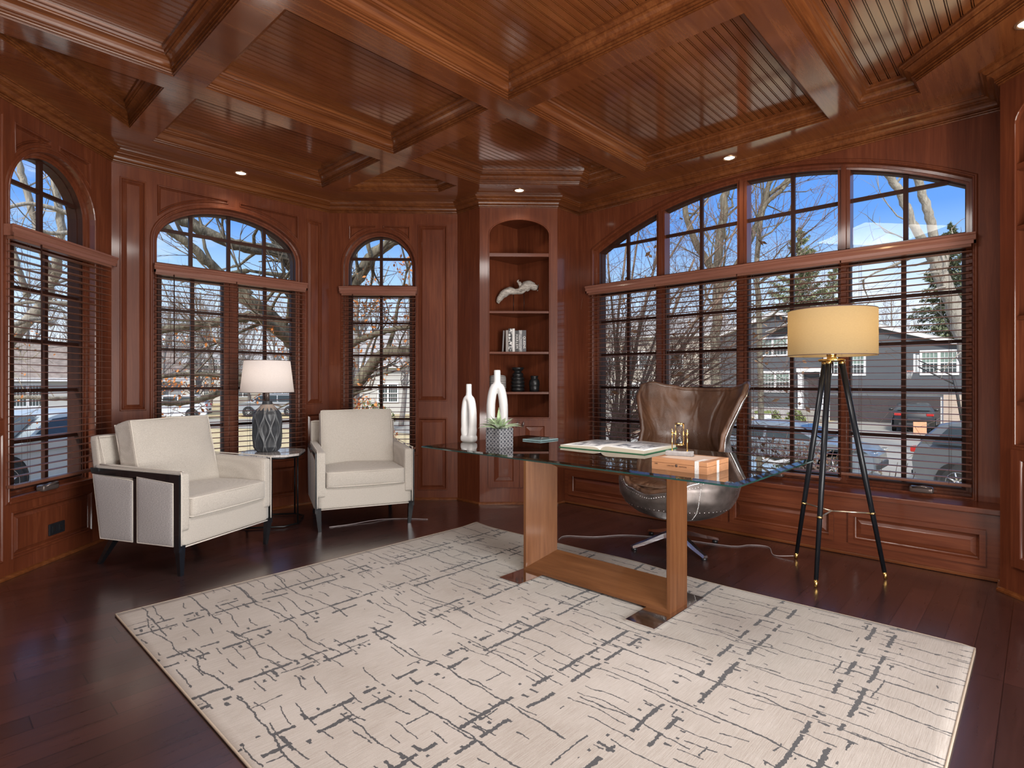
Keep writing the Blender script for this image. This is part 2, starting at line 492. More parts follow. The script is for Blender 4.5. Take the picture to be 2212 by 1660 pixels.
def build_ceiling():
    inner = inset(POLY, .39)
    xs = [(-2, 1.10), (1.28, 2.71), (2.89, 9)]
    ys = [(-3, -.38), (-.20, .93), (1.10, 2.58), (2.765, 3.88), (4.065, 9)]
    coffers = []
    for xa, xb in xs:
        for ya, yb in ys:
            p = clip_rect(inner, xa, xb, ya, yb)
            if len(p) >= 3:
                p = ccw(p)
                if poly_area(p) > .05: coffers.append(p)
    bm = NB()
    slab(bm, POLY, coffers, ZS, ZS, plane='xy', sides=False, back=False)
    structure('ceiling', bm, M['ceil'])
    # crown inside each coffer
    prof = [(0, ZS), (0, ZS + .008), (.008, ZS + .008), (.004, ZS + .014), (.006, ZS + .021), (.015, ZS + .021), (.011, ZS + .026), (.013, ZS + .034), (.024, ZS + .034), (.022, ZS + .044),
            (.024, ZS + .058), (.032, ZS + .070), (.046, ZS + .080), (.060, ZS + .084), (.060, ZS + .092), (.068, ZS + .094), (.074, ZS + .104), (.086, ZS + .106), (.086, ZB)]
    for k, c in enumerate(coffers):
        bm = NB(); rings(bm, c, prof, plane='xy', cap=False)
        structure('trim_%d' % (k + 1), bm, M['crown'])
    # wall crown
    wp = [(0, ZC), (.009, ZC), (.012, ZC + .006), (.009, ZC + .012), (.018, ZC + .012), (.020, ZC + .018), (.016, ZC + .024), (.028, ZC + .024), (.026, ZC + .036), (.030, ZC + .048), (.042, ZC + .060),
          (.062, ZC + .066), (.062, ZC + .074), (.070, ZC + .078), (.082, ZC + .090), (.092, ZC + .090), (.094, ZC + .098), (.102, ZC + .098), (.102, ZS)]
    bm = NB(); rings(bm, POLY, wp, plane='xy', cap=False)
    structure('trim_%d' % (len(coffers) + 1), bm, M['crown'])
    # beadboard: grooved sheet, boards along X
    bm = NB()
    pts = []; y = -2.2
    while y < 6.0:
        pts += [(y, 0), (y + .0365, 0), (y + .0368, .016), (y + .0408, .016), (y + .0411, .0005), (y + .0455, .0005), (y + .0458, .016), (y + .0512, .016)]
        y += .0515
    a = [bm.verts.new((-1.6, p[0], ZB + p[1])) for p in pts]; b = [bm.verts.new((5.6, p[0], ZB + p[1])) for p in pts]
    for i in range(len(pts) - 1):
        f = bm.faces.new((a[i], b[i], b[i + 1], a[i + 1]))
    structure('ceiling_boards', bm, M['bead'])
    bm = NB(); slab(bm, inset(POLY, -.6), [], ZB + .03, ZB + .25, plane='xy')
    structure('roof', fixn(bm), M['niche'])
build_ceiling()

# recess profile of a raised panel set into a wall opening of the given loop
RP = [(-.010, 0.0), (-.006, -.007), (.000, -.007), (.006, .000), (.009, .010), (.014, .014), (.016, .016), (.038, .005), (.040, .002)]
RPS = [(-.010, 0.0), (-.006, -.007), (.000, -.007), (.006, .000), (.009, .008), (.012, .010), (.013, .010), (.030, .003), (.031, .002)]
RPF = [(-.009, 0.0), (-.007, -.007), (-.003, -.010), (.002, -.008), (.006, .002), (.008, .013), (.012, .013), (.020, .006)]
def panel(bm, loop, y=0.0, prof=RP):
    rings(bm, ccw(loop), [(a, b + y) for a, b in prof])

def arch(x0, x1, zb, zs, rise, kind='ellipse', n=28):
    """opening loop CCW: bottom edge, then arch from right to left"""
    cx, hw = (x0 + x1) / 2, (x1 - x0) / 2
    l = [(x0, zb), (x1, zb)]
    if kind == 'ellipse':
        for k in range(n + 1):
            a = PI * k / n
            l.append((cx + hw * math.cos(a), zs + rise * math.sin(a)))
    else:
        R = (hw * hw + rise * rise) / (2 * rise); zc = zs + rise - R; a0 = math.asin(hw / R)
        for k in range(n + 1):
            a = a0 - 2 * a0 * k / n
            l.append((cx + R * math.sin(a), zc + R * math.cos(a)))
    return l
def arch_z(x, x0, x1, zs, rise, kind='ellipse'):
    cx, hw = (x0 + x1) / 2, (x1 - x0) / 2; u = (x - cx) / hw
    if kind == 'ellipse': return zs + rise * math.sqrt(max(0, 1 - u * u))
    R = (hw * hw + rise * rise) / (2 * rise)
    return zs + rise - R + math.sqrt(R * R - (x - cx) ** 2)
def spandrel(x0, x1, xc0, xc1, zt, zs, rise, gap):
    """panel above an arch between x0..x1, its curved foot following the arch of opening xc0..xc1"""
    n = 14; pts = []
    cx, hw = (xc0 + xc1) / 2, (xc1 - xc0) / 2 + gap
    for k in range(n + 1):
        x = x0 + (x1 - x0) * k / n
        u = max(-1, min(1, (x - cx) / hw))
        z = zs + (rise + gap) * math.sqrt(max(0, 1 - u * u))
        pts.append((x, min(z, zt - .012)))
    return pts + [(x1, zt), (x0, zt)]

CASE = [(-.030, 0.0), (-.027, -.006), (-.022, -.009), (-.014, -.009), (-.010, -.013), (-.004, -.013), (0, -.008), (0, .060)]
def opening_trim(bm, loop): rings(bm, loop, CASE, cap=False)

def wall_with(name, mw, x0, x1, holes_panels, opening, prof=RP, extra=None, mat='wall', z1=3.2):
    bm = NB()
    holes = []
    for p in holes_panels: holes.append(ccw(p))
    if opening: holes.append(opening)
    slab(bm, rect(x0, x1, 0, z1), holes, 0, .16, sides=False, back=False)
    # outer skin
    slab(bm, rect(x0 - .05, x1 + .05, -.25, z1), ([inset(opening, -.001)] if opening else []), .17, .17, sides=False, back=False)
    for p in holes_panels:
        q = ccw(p); w = max(a[0] for a in q) - min(a[0] for a in q); h = max(a[1] for a in q) - min(a[1] for a in q)
        panel(bm, q, prof=(RPF if len(q) > 6 else (RPS if min(w, h) < .14 else RP)))
    if opening: opening_trim(bm, opening)
    if extra: extra(bm)
    structure(name, bm, M[mat], mw=mw)

FR1 = frame(-.9, 3.45, 45); L1 = 2.0 * math.sqrt(2)
FR2 = frame(1.1, 5.45, 0)
FR3 = frame(3.0, 5.45, -45)
FRR = frame(4.87, 3.6, -90)
# wall 1 (left diagonal)
w1a, w1b = L1 - .96, L1 - .20
o1 = arch(w1a, w1b, .50, 2.45, .38)
p1 = [rect(w1a + .03, w1b - .03, .125, .405),
      spandrel(L1 - .915, L1 - .630, w1a, w1b, 2.91, 2.45, .38, .055), spandrel(L1 - .545, L1 - .245, w1a, w1b, 2.91, 2.45, .38, .055),
      rect(L1 - 1.33, L1 - 1.01, 1.02, 2.925), rect(L1 - 1.33, L1 - 1.01, .125, .915),
      rect(L1 - 2.4, L1 - 1.5, 1.02, 2.925), rect(L1 - 2.4, L1 - 1.5, .125, .915)]
wall_with('wall_left', FR1, 0, L1, p1, o1)
# wall 2
o2 = arch(.296, 1.600, .50, 2.45, .38)
p2 = [rect(.065, .232, 1.02, 2.91), rect(.065, .232, .125, .915), rect(1.660, 1.815, 1.03, 2.90), rect(1.660, 1.815, .125, .915),
      spandrel(.330, .885, .296, 1.600, 2.91, 2.45, .38, .06), spandrel(1.0, 1.555, .296, 1.600, 2.91, 2.45, .38, .06),
      rect(.36, .90, .125, .405), rect(1.0, 1.54, .125, .405)]
wall_with('wall_back_left', FR2, 0, 1.9, p2, o2)
# wall 3
o3 = arch(.150, .900, .50, 2.45, .38)
p3 = [spandrel(.216, .480, .150, .900, 2.885, 2.45, .38, .055), spandrel(.570, .836, .150, .900, 2.885, 2.45, .38, .055),
      rect(.935, 1.225, 1.055, 2.895), rect(.935, 1.225, .115, .86), rect(.20, .86, .125, .405)]
wall_with('wall_back', FR3, 0, 1.3435, p3, o3)
# right wall
oR = arch(.190, 3.262, .47, 2.62, .40, 'circle', 48)
wall_with('wall_right', FRR, 0, 3.42, [], oR, mat='wall')
# plain walls beside the bookcases and behind the camera
def plain_wall(name, a, b, hole=None, panels=True):
    a, b = Vector(a), Vector(b); L = (b - a).length
    mw = frame(a.x, a.y, math.degrees(math.atan2((b - a).y, (b - a).x)))
    ps = []
    if panels and not hole:
        n = max(1, int(L / .8)); w = L / n
        for k in range(n): ps += [rect(k * w + .08, (k + 1) * w - .08, 1.02, 2.9), rect(k * w + .08, (k + 1) * w - .08, .125, .915)]
    bm = NB(); slab(bm, rect(0, L, 0, 3.2), ps + ([hole] if hole else []), 0, 0, sides=False, back=False)
    slab(bm, rect(-.05, L + .05, 0, 3.2), ([hole] if hole else []), .12, .12, sides=False, back=False)
    for p in ps: panel(bm, p)
    structure(name, bm, M['wall'], mw=mw)
plain_wall('wall_front_right', (3.89, -.38), (3.2, -1.6))
plain_wall('wall_front', (3.2, -1.6), (.6, -1.6), rect(.80, 2.58, .0, 2.6))  # opening added to let the fill lamp behind it shine in
plain_wall('wall_front_left', (.6, -1.6), (-.9, -.1))
plain_wall('wall_far_left', (-.9, -.1), (-.9, 3.45))

# ------------------------------------------------------------ windows
def window(idx, mw, loop, x0, x1, zs, rise, kind, lights, arch_v, arch_h, mull_hi, zb=.50):
    """lights: (xa, xb) of each lower glass; mull_hi: centres of posts running up into the arch"""
    bm = NB()
    rings(bm, loop, [(0, .045), (.020, .047), (.022, .055), (.038, .057), (.040, .095), (.046, .096), (.046, .165)], cap=False, mis=[0, 0, 0, 0, 1, 1, 1])
    root = structure('window_%d' % idx, bm, [M['wall'], M['sash']], mw=mw)
    root['label'] = {1: 'leftmost arched timber window with blind above the black outlet', 2: 'wide arched double window behind the table lamp',
                     3: 'narrow arched window behind the right cream armchair', 4: 'very wide arched four-light window above the window seat'}[idx]
    # transom and mullions
    bm = NB(); box(bm, x0, x1, .060, .165, 2.165, 2.275)
    obj('transom', bm, M['wall_h'], root)
    for a, b in zip(lights, lights[1:]):
        bm = NB(); box(bm, a[1] + .012, b[0] - .012, .060, .165, zb, 2.17)
        c = (a[1] + b[0]) / 2
        box(bm, c - .018, c + .018, .045, .062, zb, 2.17)
        obj('mullion', bm, M['wall'], root)
        if mull_hi:
            bm = NB(); zt = arch_z(c, x0, x1, zs, rise, kind)
            box(bm, c - .042, c + .042, .060, .165, 2.27, zt + .004); box(bm, c - .016, c + .016, .045, .062, 2.27, zt + .002)
            obj('mullion', bm, M['wall'], root)
    # sashes and bars
    for a, b in lights:
        bm = NB()
        rings(bm, rect(a - .035, b + .035, zb + .02, 2.185), [(0, .062), (.030, .064), (.035, .075), (.035, .120), (.0, .122)], cap=False)
        obj('sash', bm, M['sash'], root)
        bm = NB(); c = (a + b) / 2
        box(bm, c - .015, c + .015, .088, .115, zb + .05, 2.17)
        for z in (.850, 1.190, 1.530, 1.875): box(bm, a - .002, b + .002, .089, .114, z - .012, z + .012)
        obj('glazing_bars', bm, M['sash'], root)
    bm = NB(); zz = arch_h
    def half(z):  # x extent of the arch at height z
        lo, hi = x0 + .04, x1 - .04
        xs = [x0 + (x1 - x0) * k / 400 for k in range(401)]
        ok = [x for x in xs if arch_z(x, x0, x1, zs, rise, kind) - .046 > z and lo <= x <= hi]
        return ok[0], ok[-1]
    ha, hb = half(zz); box(bm, ha, hb, .089, .114, zz - .014, zz + .014)
    for x in arch_v:
        box(bm, x - .015, x + .015, .088, .115, 2.27, arch_z(x, x0, x1, zs, rise, kind) - .040)
    obj('arch_bars', bm, M['sash'], root)
    bm = NB(); slab(bm, inset(loop, .02), [], .101, .101, sides=False, back=False)
    obj('glass', bm, M['pane'], root)
    return root
W1r = window(1, FR1, o1, w1a, w1b, 2.45, .38, 'ellipse', [(w1a + .123, w1b - .050)], [(w1a + w1b) / 2 - .01], 2.57, [])
W2r = window(2, FR2, o2, .296, 1.600, 2.45, .38, 'ellipse', [(.375, .868), (1.013, 1.525)], [.608, .930, 1.262], 2.565, [])
W3r = window(3, FR3, o3, .150, .900, 2.45, .38, 'ellipse', [(.222, .828)], [.525], 2.56, [])
LR = [(.235, .874), (.987, 1.652), (1.760, 2.443), (2.532, 3.199)]
WRr = window(4, FRR, oR, .190, 3.262, 2.62, .40, 'circle', LR, [.552, 1.325, 2.110, 2.878], 2.645, [1], zb=.47)

# winding handles on the sills
def crank(parent, x, z, mat='alu'):
    bm = NB(); softbox(bm, (x, -.010, z + .022), (.070, .030, .022), .014, 6)
    c = obj('crank_handle', bm, M['crank'], parent, True)
    bm = NB(); tube(bm, [(x - .05, -.035, z + .035), (x + .01, -.045, z + .048), (x + .06, -.030, z + .040)], [.008, .009, .011], 8)
    obj('folding_lever', bm, M['crank'], c, True)
M['crank'] = plain('bronze_handle', (.14, .11, .10), .28, .5)
def sill(root, x0, x1, z):
    bm = NB(); box(bm, x0, x1, -.012, .085, z - .03, z + .012, bev=.004); obj('sill', bm, M['wall_h'], root)
sill(W1r, w1a + .0, w1b, .50); sill(W2r, .296, 1.60, .50); sill(W3r, .15, .90, .50)
crank(W1r, (w1a + w1b) / 2 - .08, .505); crank(WRr, 2.985, .470); crank(WRr, 2.0, .470)

# ------------------------------------------------------------ valances and blinds
def valance(mw, x0, x1, label, z=2.205):
    bm = NB()
    prof = [(-.070, .036), (-.074, .036), (-.076, .024), (-.068, .018), (-.062, .006), (-.066, -.006), (-.060, -.014), (-.060, -.036), (-.048, -.036), (-.048, .036)]
    def sec(x): return [bm.verts.new((x, y, z + h)) for y, h in prof]
    a, b = sec(x0), sec(x1); n = len(prof)
    for i in range(n): bm.faces.new((a[i], b[i], b[(i + 1) % n], a[(i + 1) % n]))
    bm.faces.new(a[::-1]); bm.faces.new(b)
    for x in (x0, x1 - .012): box(bm, x, x + .012, -.060, -.001, z - .036, z + .036)
    o = obj('blind_valance', fixn(bm), M['valance'], mw=mw)
    tag(o, label, 'valance', 'moulded valances over the blinds')
valance(FR1, w1a - .045, w1b + .175, 'short moulded cherry valance across the leftmost arched window')
valance(FR2, .285, 1.630, 'moulded cherry valance across the wide window behind the table lamp')
valance(FR3, .120, .925, 'moulded cherry valance across the narrow window left of the corner bookcase')
valance(FRR, .135, 3.285, 'longest moulded cherry valance, spanning the four-light window over the seat')

def blind(mw, x0, x1, zb, label, wand=None, group='open wooden slat blinds'):
    t = thing('venetian_blind', label, 'blind', group=group); t.matrix_world = mw
    Y0, zt = -.034, 2.150
    bm = NB(); box(bm, x0 + .002, x1 - .002, Y0 - .022, Y0 + .022, zt, zt + .028)
    obj('head_rail', bm, M['blind'], t)
    bm = NB(); z = zt - .030; n = 0
    while z > zb + .03:
        # very slightly crowned slat
        v = [(-.0255, -.0012), (-.012, .0012), (.012, .0012), (.0255, -.0012), (.0255, .0014), (.012, .0038), (-.012, .0038), (-.0255, .0014)]
        a = [bm.verts.new((x0, Y0 + p, z + q)) for p, q in v]; b = [bm.verts.new((x1, Y0 + p, z + q)) for p, q in v]
        for i in range(8): bm.faces.new((a[i], a[(i + 1) % 8], b[(i + 1) % 8], b[i]))
        bm.faces.new(a[::-1]); bm.faces.new(b)
        z -= .0475; n += 1
    obj('slats', fixn(bm), M['blind'], t)
    bm = NB(); box(bm, x0, x1, Y0 - .026, Y0 + .026, zb, zb + .020, bev=.004)
    obj('bottom_rail', bm, M['blind'], t)
    bm = NB()
    w = x1 - x0
    for x in (x0 + min(.12, w * .17), x1 - min(.12, w * .17)):
        for y in (Y0 - .0265, Y0 + .0265): tube(bm, [(x, y, zb + .01), (x, y, zt)], .0009, 4)
        tube(bm, [(x + .012, Y0, zb + .01), (x + .012, Y0, zt)], .0009, 4)
    obj('ladder_cord', bm, M['cordb'], t)
    if wand:
        bm = NB(); tube(bm, [(wand, Y0 - .036, zt + .01), (wand, Y0 - .038, 1.40)], .0045, 8)
        obj('tilt_wand', bm, M['sash'], t, True)
    return t
M['cordb'] = plain('blind_cord', (.10, .06, .05), .6)
blind(FR1, w1a - .03, w1b + .12, .575, 'open cherry slat blind on the leftmost arched window', w1a + .17)
blind(FR2, .292, .944, .545, 'open cherry slat blind behind the left armchair, left half of the double window', .43)
blind(FR2, .950, 1.615, .545, 'open cherry slat blind behind the table lamp, right half of the double window')
blind(FR3, .140, .912, .545, 'open cherry slat blind behind the right cream armchair', .262)
for k, (a, b, lab) in enumerate([(.165, .928, 'open cherry slat blind nearest the corner bookcase on the wide window'),
                                 (.934, 1.702, 'open cherry slat blind right behind the leather egg chair'),
                                 (1.708, 2.487, 'open cherry slat blind just left of the tripod lamp shade'),
                                 (2.493, 3.262, 'open cherry slat blind right of the tripod lamp, with dark sedan view')]):
    blind(FRR, a, b, .50 if k < 3 else .545, lab)

# ------------------------------------------------------------ window seat
def window_seat():
    t = thing('window_seat', 'long built-in cherry window seat with raised panels under the wide window', 'window seat', (4.87, 3.6, 0), rad(-90))
    bm = NB(); YF = -.24
    x0, x1 = .0, 3.42
    pans = [(.060, .80), (.905, 1.655), (1.725, 2.49), (2.585, 3.345)]
    loops = [rect(a + .035, b - .035, .125, .280) for a, b in pans]
    slab(bm, rect(x0, x1, .0, .415), loops, YF, YF, sides=False, back=False)
    for l in loops: panel(bm, l, YF, [(-.0, 0.0), (.0, .012), (.004, .016), (.008, .018), (.040, .004), (.042, .003)])
    # stuck-on door frames around each panel
    for (a, b), l in zip(pans, loops):
        slab(bm, rect(a, b, .090, .315), [inset(l, -.004)], YF - .016, YF, back=False)
        rings(bm, inset(l, -.004), [(0, YF - .016), (.004, YF)], cap=False)
    obj('front_panels', bm, M['wall_h'], t)
    bm = NB(); box(bm, x0, x1, YF - .018, 0.0, .415, .452, bev=.006)
    obj('seat_board', bm, M['wall_h'], t)
    bm = NB(); box(bm, x0, x1, YF - .014, YF, .002, .024, bev=.005)
    obj('foot_moulding', bm, M['crown'], t)
window_seat()

# ------------------------------------------------------------ bookcases
def bookcase(mw, W, x0, x1, label, shelves, sideL, sideR):
    t = thing('bookcase', label, 'bookcase'); t.matrix_world = mw
    op = arch(x0, x1, .885, 2.745, .155, 'ellipse', 24)
    bm = NB()
    # arched face frame (flatter arch as in the photo)
    slab(bm, rect(0, W, 0, 3.2), [op, rect(x0 - .008, x1 + .008, .178, .856)], 0, 0, sides=False, back=False)
    rings(bm, op, [(-.012, 0), (-.008, -.004), (0, -.004), (.002, 0), (.002, .022)], cap=False)
    obj('face_frame', bm, M['wall'], t)
    for nm, (q0, q1) in (('side_panel', sideL), ('side_panel', sideR)):
        bm = NB(); a = [bm.verts.new((*q0, 0)), bm.verts.new((*q1, 0)), bm.verts.new((*q1, 3.2)), bm.verts.new((*q0, 3.2))]
        bm.faces.new(a); obj(nm, bm, M['wall'], t)
    # niche with a two-plane back
    xm = (x0 + x1) / 2
    plan = [(x0 - .012, .02), (x0 - .012, .13), (xm, .44), (x1 + .012, .13), (x1 + .012, .02)]
    bm = NB()
    for a, b in zip(plan, plan[1:]):
        f = [bm.verts.new((*a, .85)), bm.verts.new((*b, .85)), bm.verts.new((*b, 2.92)), bm.verts.new((*a, 2.92))]; bm.faces.new(f)
    for z in (.885, 2.92): bm.faces.new([bm.verts.new((*p, z)) for p in plan])
    obj('niche', bm, M['niche'], t)
    for z, th in shelves:
        bm = NB(); slab(bm, [(x0 - .01, .006), (x1 + .01, .006), (x1 + .01, .13), (xm, .43), (x0 - .01, .13)], [], z - th, z, plane='xy')
        obj('shelf', fixn(bm), M['wall_h'], t)
    bm = NB(); slab(bm, rect(x0 - .01, x1 + .01, .17, .86), [], .012, .012, sides=False, back=False); obj('cabinet_interior', bm, M['niche'], t)
    # doors
    for a, b, kx in ((x0 - .010, xm - .0015, xm - .030), (xm + .0015, x1 + .010, xm + .030)):
        bm = NB(); l = rect(a + .058, b - .058, .178 + .058, .856 - .058)
        slab(bm, rect(a, b, .178, .856), [l], -.020, 0, back=False)
        panel(bm, l, -.020, [(0, 0), (.003, .004), (.006, .010), (.010, .013), (.045, .002), (.047, .001)])
        d = obj('door', bm, M['wall'], t)
        bm = NB(); lathe(bm, [(.006, 0), (.005, .012), (.010, .020), (.012, .03), (.008, .042), (.004, .055), (.001, .06)], 12, m=Matrix.Translation((kx, -.034, .79)) @ Matrix.Rotation(rad(15), 4, 'Y'))
        obj('leaf_pull', bm, M['crank'], d, True)
    return t
WB = .56 * math.sqrt(2)
cornerM = frame(3.95, 4.16, -45)
cornerB = bookcase(cornerM, WB, .098, .707, 'tall cherry corner bookcase with arched niche beside the narrow window',
                   [(2.560, .034), (1.970, .022), (1.555, .022), (1.145, .022)],
                   ((0, 0), (-.24, .24)), ((WB, 0), (WB + .255, .255)))
rightM = frame(4.45, .18, -135)
SH_R = [(2.15, .022), (1.63, .022), (1.135, .022)]
bookcase(rightM, WB, .098, .707, 'cherry bookcase cut by the right photo edge, beside the seat end', [(2.51, .034)] + SH_R,
         ((0, 0), (-.297, .297)), ((WB, 0), (WB + .24, .24)))

# black outlet on the left wall
def outlet():
    t = thing('wall_outlet', 'black electrical outlet in the low panel under the leftmost window', 'outlet'); t.matrix_world = FR1
    x = L1 - .572
    bm = NB(); box(bm, x - .070, x + .070, -.010, .004, .182, .262, bev=.004); obj('cover_plate', bm, M['plate_black'], t)
    for dx in (-.03, .03):
        bm = NB(); box(bm, x + dx - .018, x + dx + .018, -.013, -.009, .198, .246, bev=.003); s = obj('socket', bm, M['plate_black'], t)
        bm = NB()
        for dz in (-.008, .008): box(bm, x + dx - .006, x + dx + .006, -.0136, -.0125, .222 + dz - .0014, .222 + dz + .0014)
        obj('slot', bm, M['brass'], s)
outlet()

# recessed ceiling lights (real fittings, each with its lamp)
def downlight(x, y, lab, power=9):
    t = thing('recessed_light', lab, 'ceiling light', (x, y, ZS), group='recessed lights in the ceiling border')
    bm = NB(); lathe(bm, [(.058, -.001), (.056, -.006), (.050, -.007), (.044, -.004), (.042, .010)], 28, cap=False)
    obj('trim_ring', bm, M['brass_l'], t, True)
    bm = NB(); lathe(bm, [(.0, -.001), (.041, .0), (.041, .002)], 28, cap=False); obj('lens', bm, M['lamp_disc'], t)
    l = lamp('downlight_lamp', 'SPOT', (0, 0, -.02), power, (1, .86, .68), .04, spot=125); l.parent = t
M['brass_l'] = plain('satin_brass_ring', (.65, .42, .25), .3, .9)
for x, y, lab in [(2.02, 5.23, 'lit recessed light above the wide window behind the table lamp'), (4.065, 3.72, 'lit recessed light above the corner bookcase'),
                  (4.675, 1.90, 'lit recessed light above the wide four-light window'), (3.98, .05, 'recessed light at the right photo edge, above the right bookcase'),
                  ]:
    downlight(x, y, lab)
for x, y in ((-.68, 1.9), (2.02, -1.38), (.1, 4.15)):
    downlight(x, y, 'recessed light in the ceiling border outside the picture')
# ------------------------------------------------------------ rug
def rug_mat():
    t = NT('rug_pile'); v = t.coord(); X, Y, Z = t.sep(v)
    dv = t.math
    def strokes(u, w, period, amp, thr, width, seed, dash=1.6, keep=.0):
        wob = t.noise(t.comb(dv('MULTIPLY', u, 1.9), dv('MULTIPLY', w, 1.2), seed), 1.5, 2, .5)
        jit = t.noise(t.comb(dv('MULTIPLY', u, 16), dv('MULTIPLY', w, 16), seed + 3), 1, 2, .6)
        jt2 = t.noise(t.comb(dv('MULTIPLY', u, 75), dv('MULTIPLY', w, 75), seed + 4), 1, 1, .6)
        w2 = dv('ADD', dv('ADD', w, dv('MULTIPLY', dv('SUBTRACT', wob, .5), amp)), dv('ADD', dv('MULTIPLY', dv('SUBTRACT', jit, .5), .020), dv('MULTIPLY', dv('SUBTRACT', jt2, .5), .008)))
        q = dv('DIVIDE', w2, period); cell = dv('FLOOR', q)
        d = dv('MULTIPLY', dv('ABSOLUTE', dv('SUBTRACT', dv('FRACT', q), .5)), period)
        msk = t.noise(t.comb(dv('MULTIPLY', u, dash), dv('MULTIPLY', cell, 7.31), seed + 9), 1.0, 1.5, .5)
        wn = t.noise(t.comb(dv('MULTIPLY', u, 62), dv('MULTIPLY', cell, 3.7), seed + 5), 1.0, 2, .6)
        wd = dv('MULTIPLY', dv('ADD', dv('MULTIPLY', wn, 2.4), -.15), width)
        on = dv('GREATER_THAN', msk, thr)
        return dv('MULTIPLY', dv('LESS_THAN', d, wd), on)
    a = strokes(Y, X, .062, .12, .520, .0027, 1.0, 4.4)          # fine threads along the long side
    a2 = strokes(Y, X, .235, .13, .44, .0036, 14.0, 2.0)
    # bold double rows along X
    q = dv('DIVIDE', dv('ADD', Y, .335), .45)
    pair = dv('LESS_THAN', dv('ABSOLUTE', dv('SUBTRACT', dv('FRACT', q), .5)), .22)
    b = dv('MULTIPLY', strokes(X, dv('ADD', Y, .02), .09, .045, .47, .0080, 5.0, 8.0), pair)
    b2 = strokes(X, Y, .17, .06, .60, .0030, 8.0, 6.0)
    tick = dv('MULTIPLY', strokes(Y, X, .055, .09, .60, .006, 21.0, 14.0), pair)
    m = dv('MAXIMUM', dv('MAXIMUM', dv('MAXIMUM', a, b), dv('MAXIMUM', a2, b2)), tick, clamp=True)
    n1 = t.noise(t.map(v, (1.2, 1.2, 1)), 1.3, 4, .6)
    fib = t.noise(t.map(v, (9, 260, 1)), 1, 4, .75)
    spk = t.noise(v, 420, 2, .7)
    f = dv('ADD', dv('ADD', dv('MULTIPLY', n1, .36), dv('MULTIPLY', fib, .44)), dv('MULTIPLY', spk, .20))
    c = t.ramp(f, [(.30, (.235, .185, .145)), (.48, (.39, .345, .305)), (.62, (.50, .455, .42))])
    dk = t.ramp(spk, [(.3, (.022, .022, .026)), (.7, (.060, .058, .062))])
    c = t.mix(m, c, dk)
    t.bump(dv('SUBTRACT', dv('ADD', dv('MULTIPLY', spk, .5), fib), dv('MULTIPLY', m, .6)), .35, .004)
    return t.set(color=c, rough=.95, sheen=.25)
M['rug'] = rug_mat()
M['binding'] = plain('rug_binding', (.45, .37, .29), .9, bump=.3, bscale=300)
def rug():
    t = thing('area_rug', 'large cream rug with broken charcoal crosshatch lines under the glass desk', 'rug', (.745, .225, 0))
    W, L = 2.64, 3.375; n = 70
    bm = NB()
    def zt(x, y):
        e = 0
        d = math.hypot(x - W, y - L)
        e += .012 * math.exp(-(d / .12) ** 2)
        e += .010 * math.exp(-((x - W) / .10) ** 2) * max(0, math.sin((y - 1.2) * 2.6)) ** 3
        return .011 + e
    g = {}
    for i in range(n + 1):
        for j in range(n + 1):
            x, y = W * i / n, L * j / n
            dx = .012 * math.sin(y * 3.1 + 1) * (1 if i == n else 0) * (1 if 0 < j < n else 0)
            g[i, j] = bm.verts.new((x + dx, y, zt(x, y)))
    for i in range(n):
        for j in range(n):
            f = bm.faces.new((g[i, j], g[i + 1, j], g[i + 1, j + 1], g[i, j + 1])); f.smooth = True
    edge = [g[i, 0] for i in range(n)] + [g[n, j] for j in range(n)] + [g[i, n] for i in range(n, 0, -1)] + [g[0, j] for j in range(n, 0, -1)]
    pts = [v.co.copy() for v in edge]
    low = [bm.verts.new((p.x, p.y, .001)) for p in pts]
    for i in range(len(edge)):
        j = (i + 1) % len(edge); bm.faces.new((edge[i], low[i], low[j], edge[j]))
    obj('pile', bm, M['rug'], t)
    bm = NB(); tube(bm, [Vector((p.x, p.y, p.z - .003)) for p in pts], .0048, 6, closed=True)
    obj('bound_edge', bm, M['binding'], t, True)
rug()

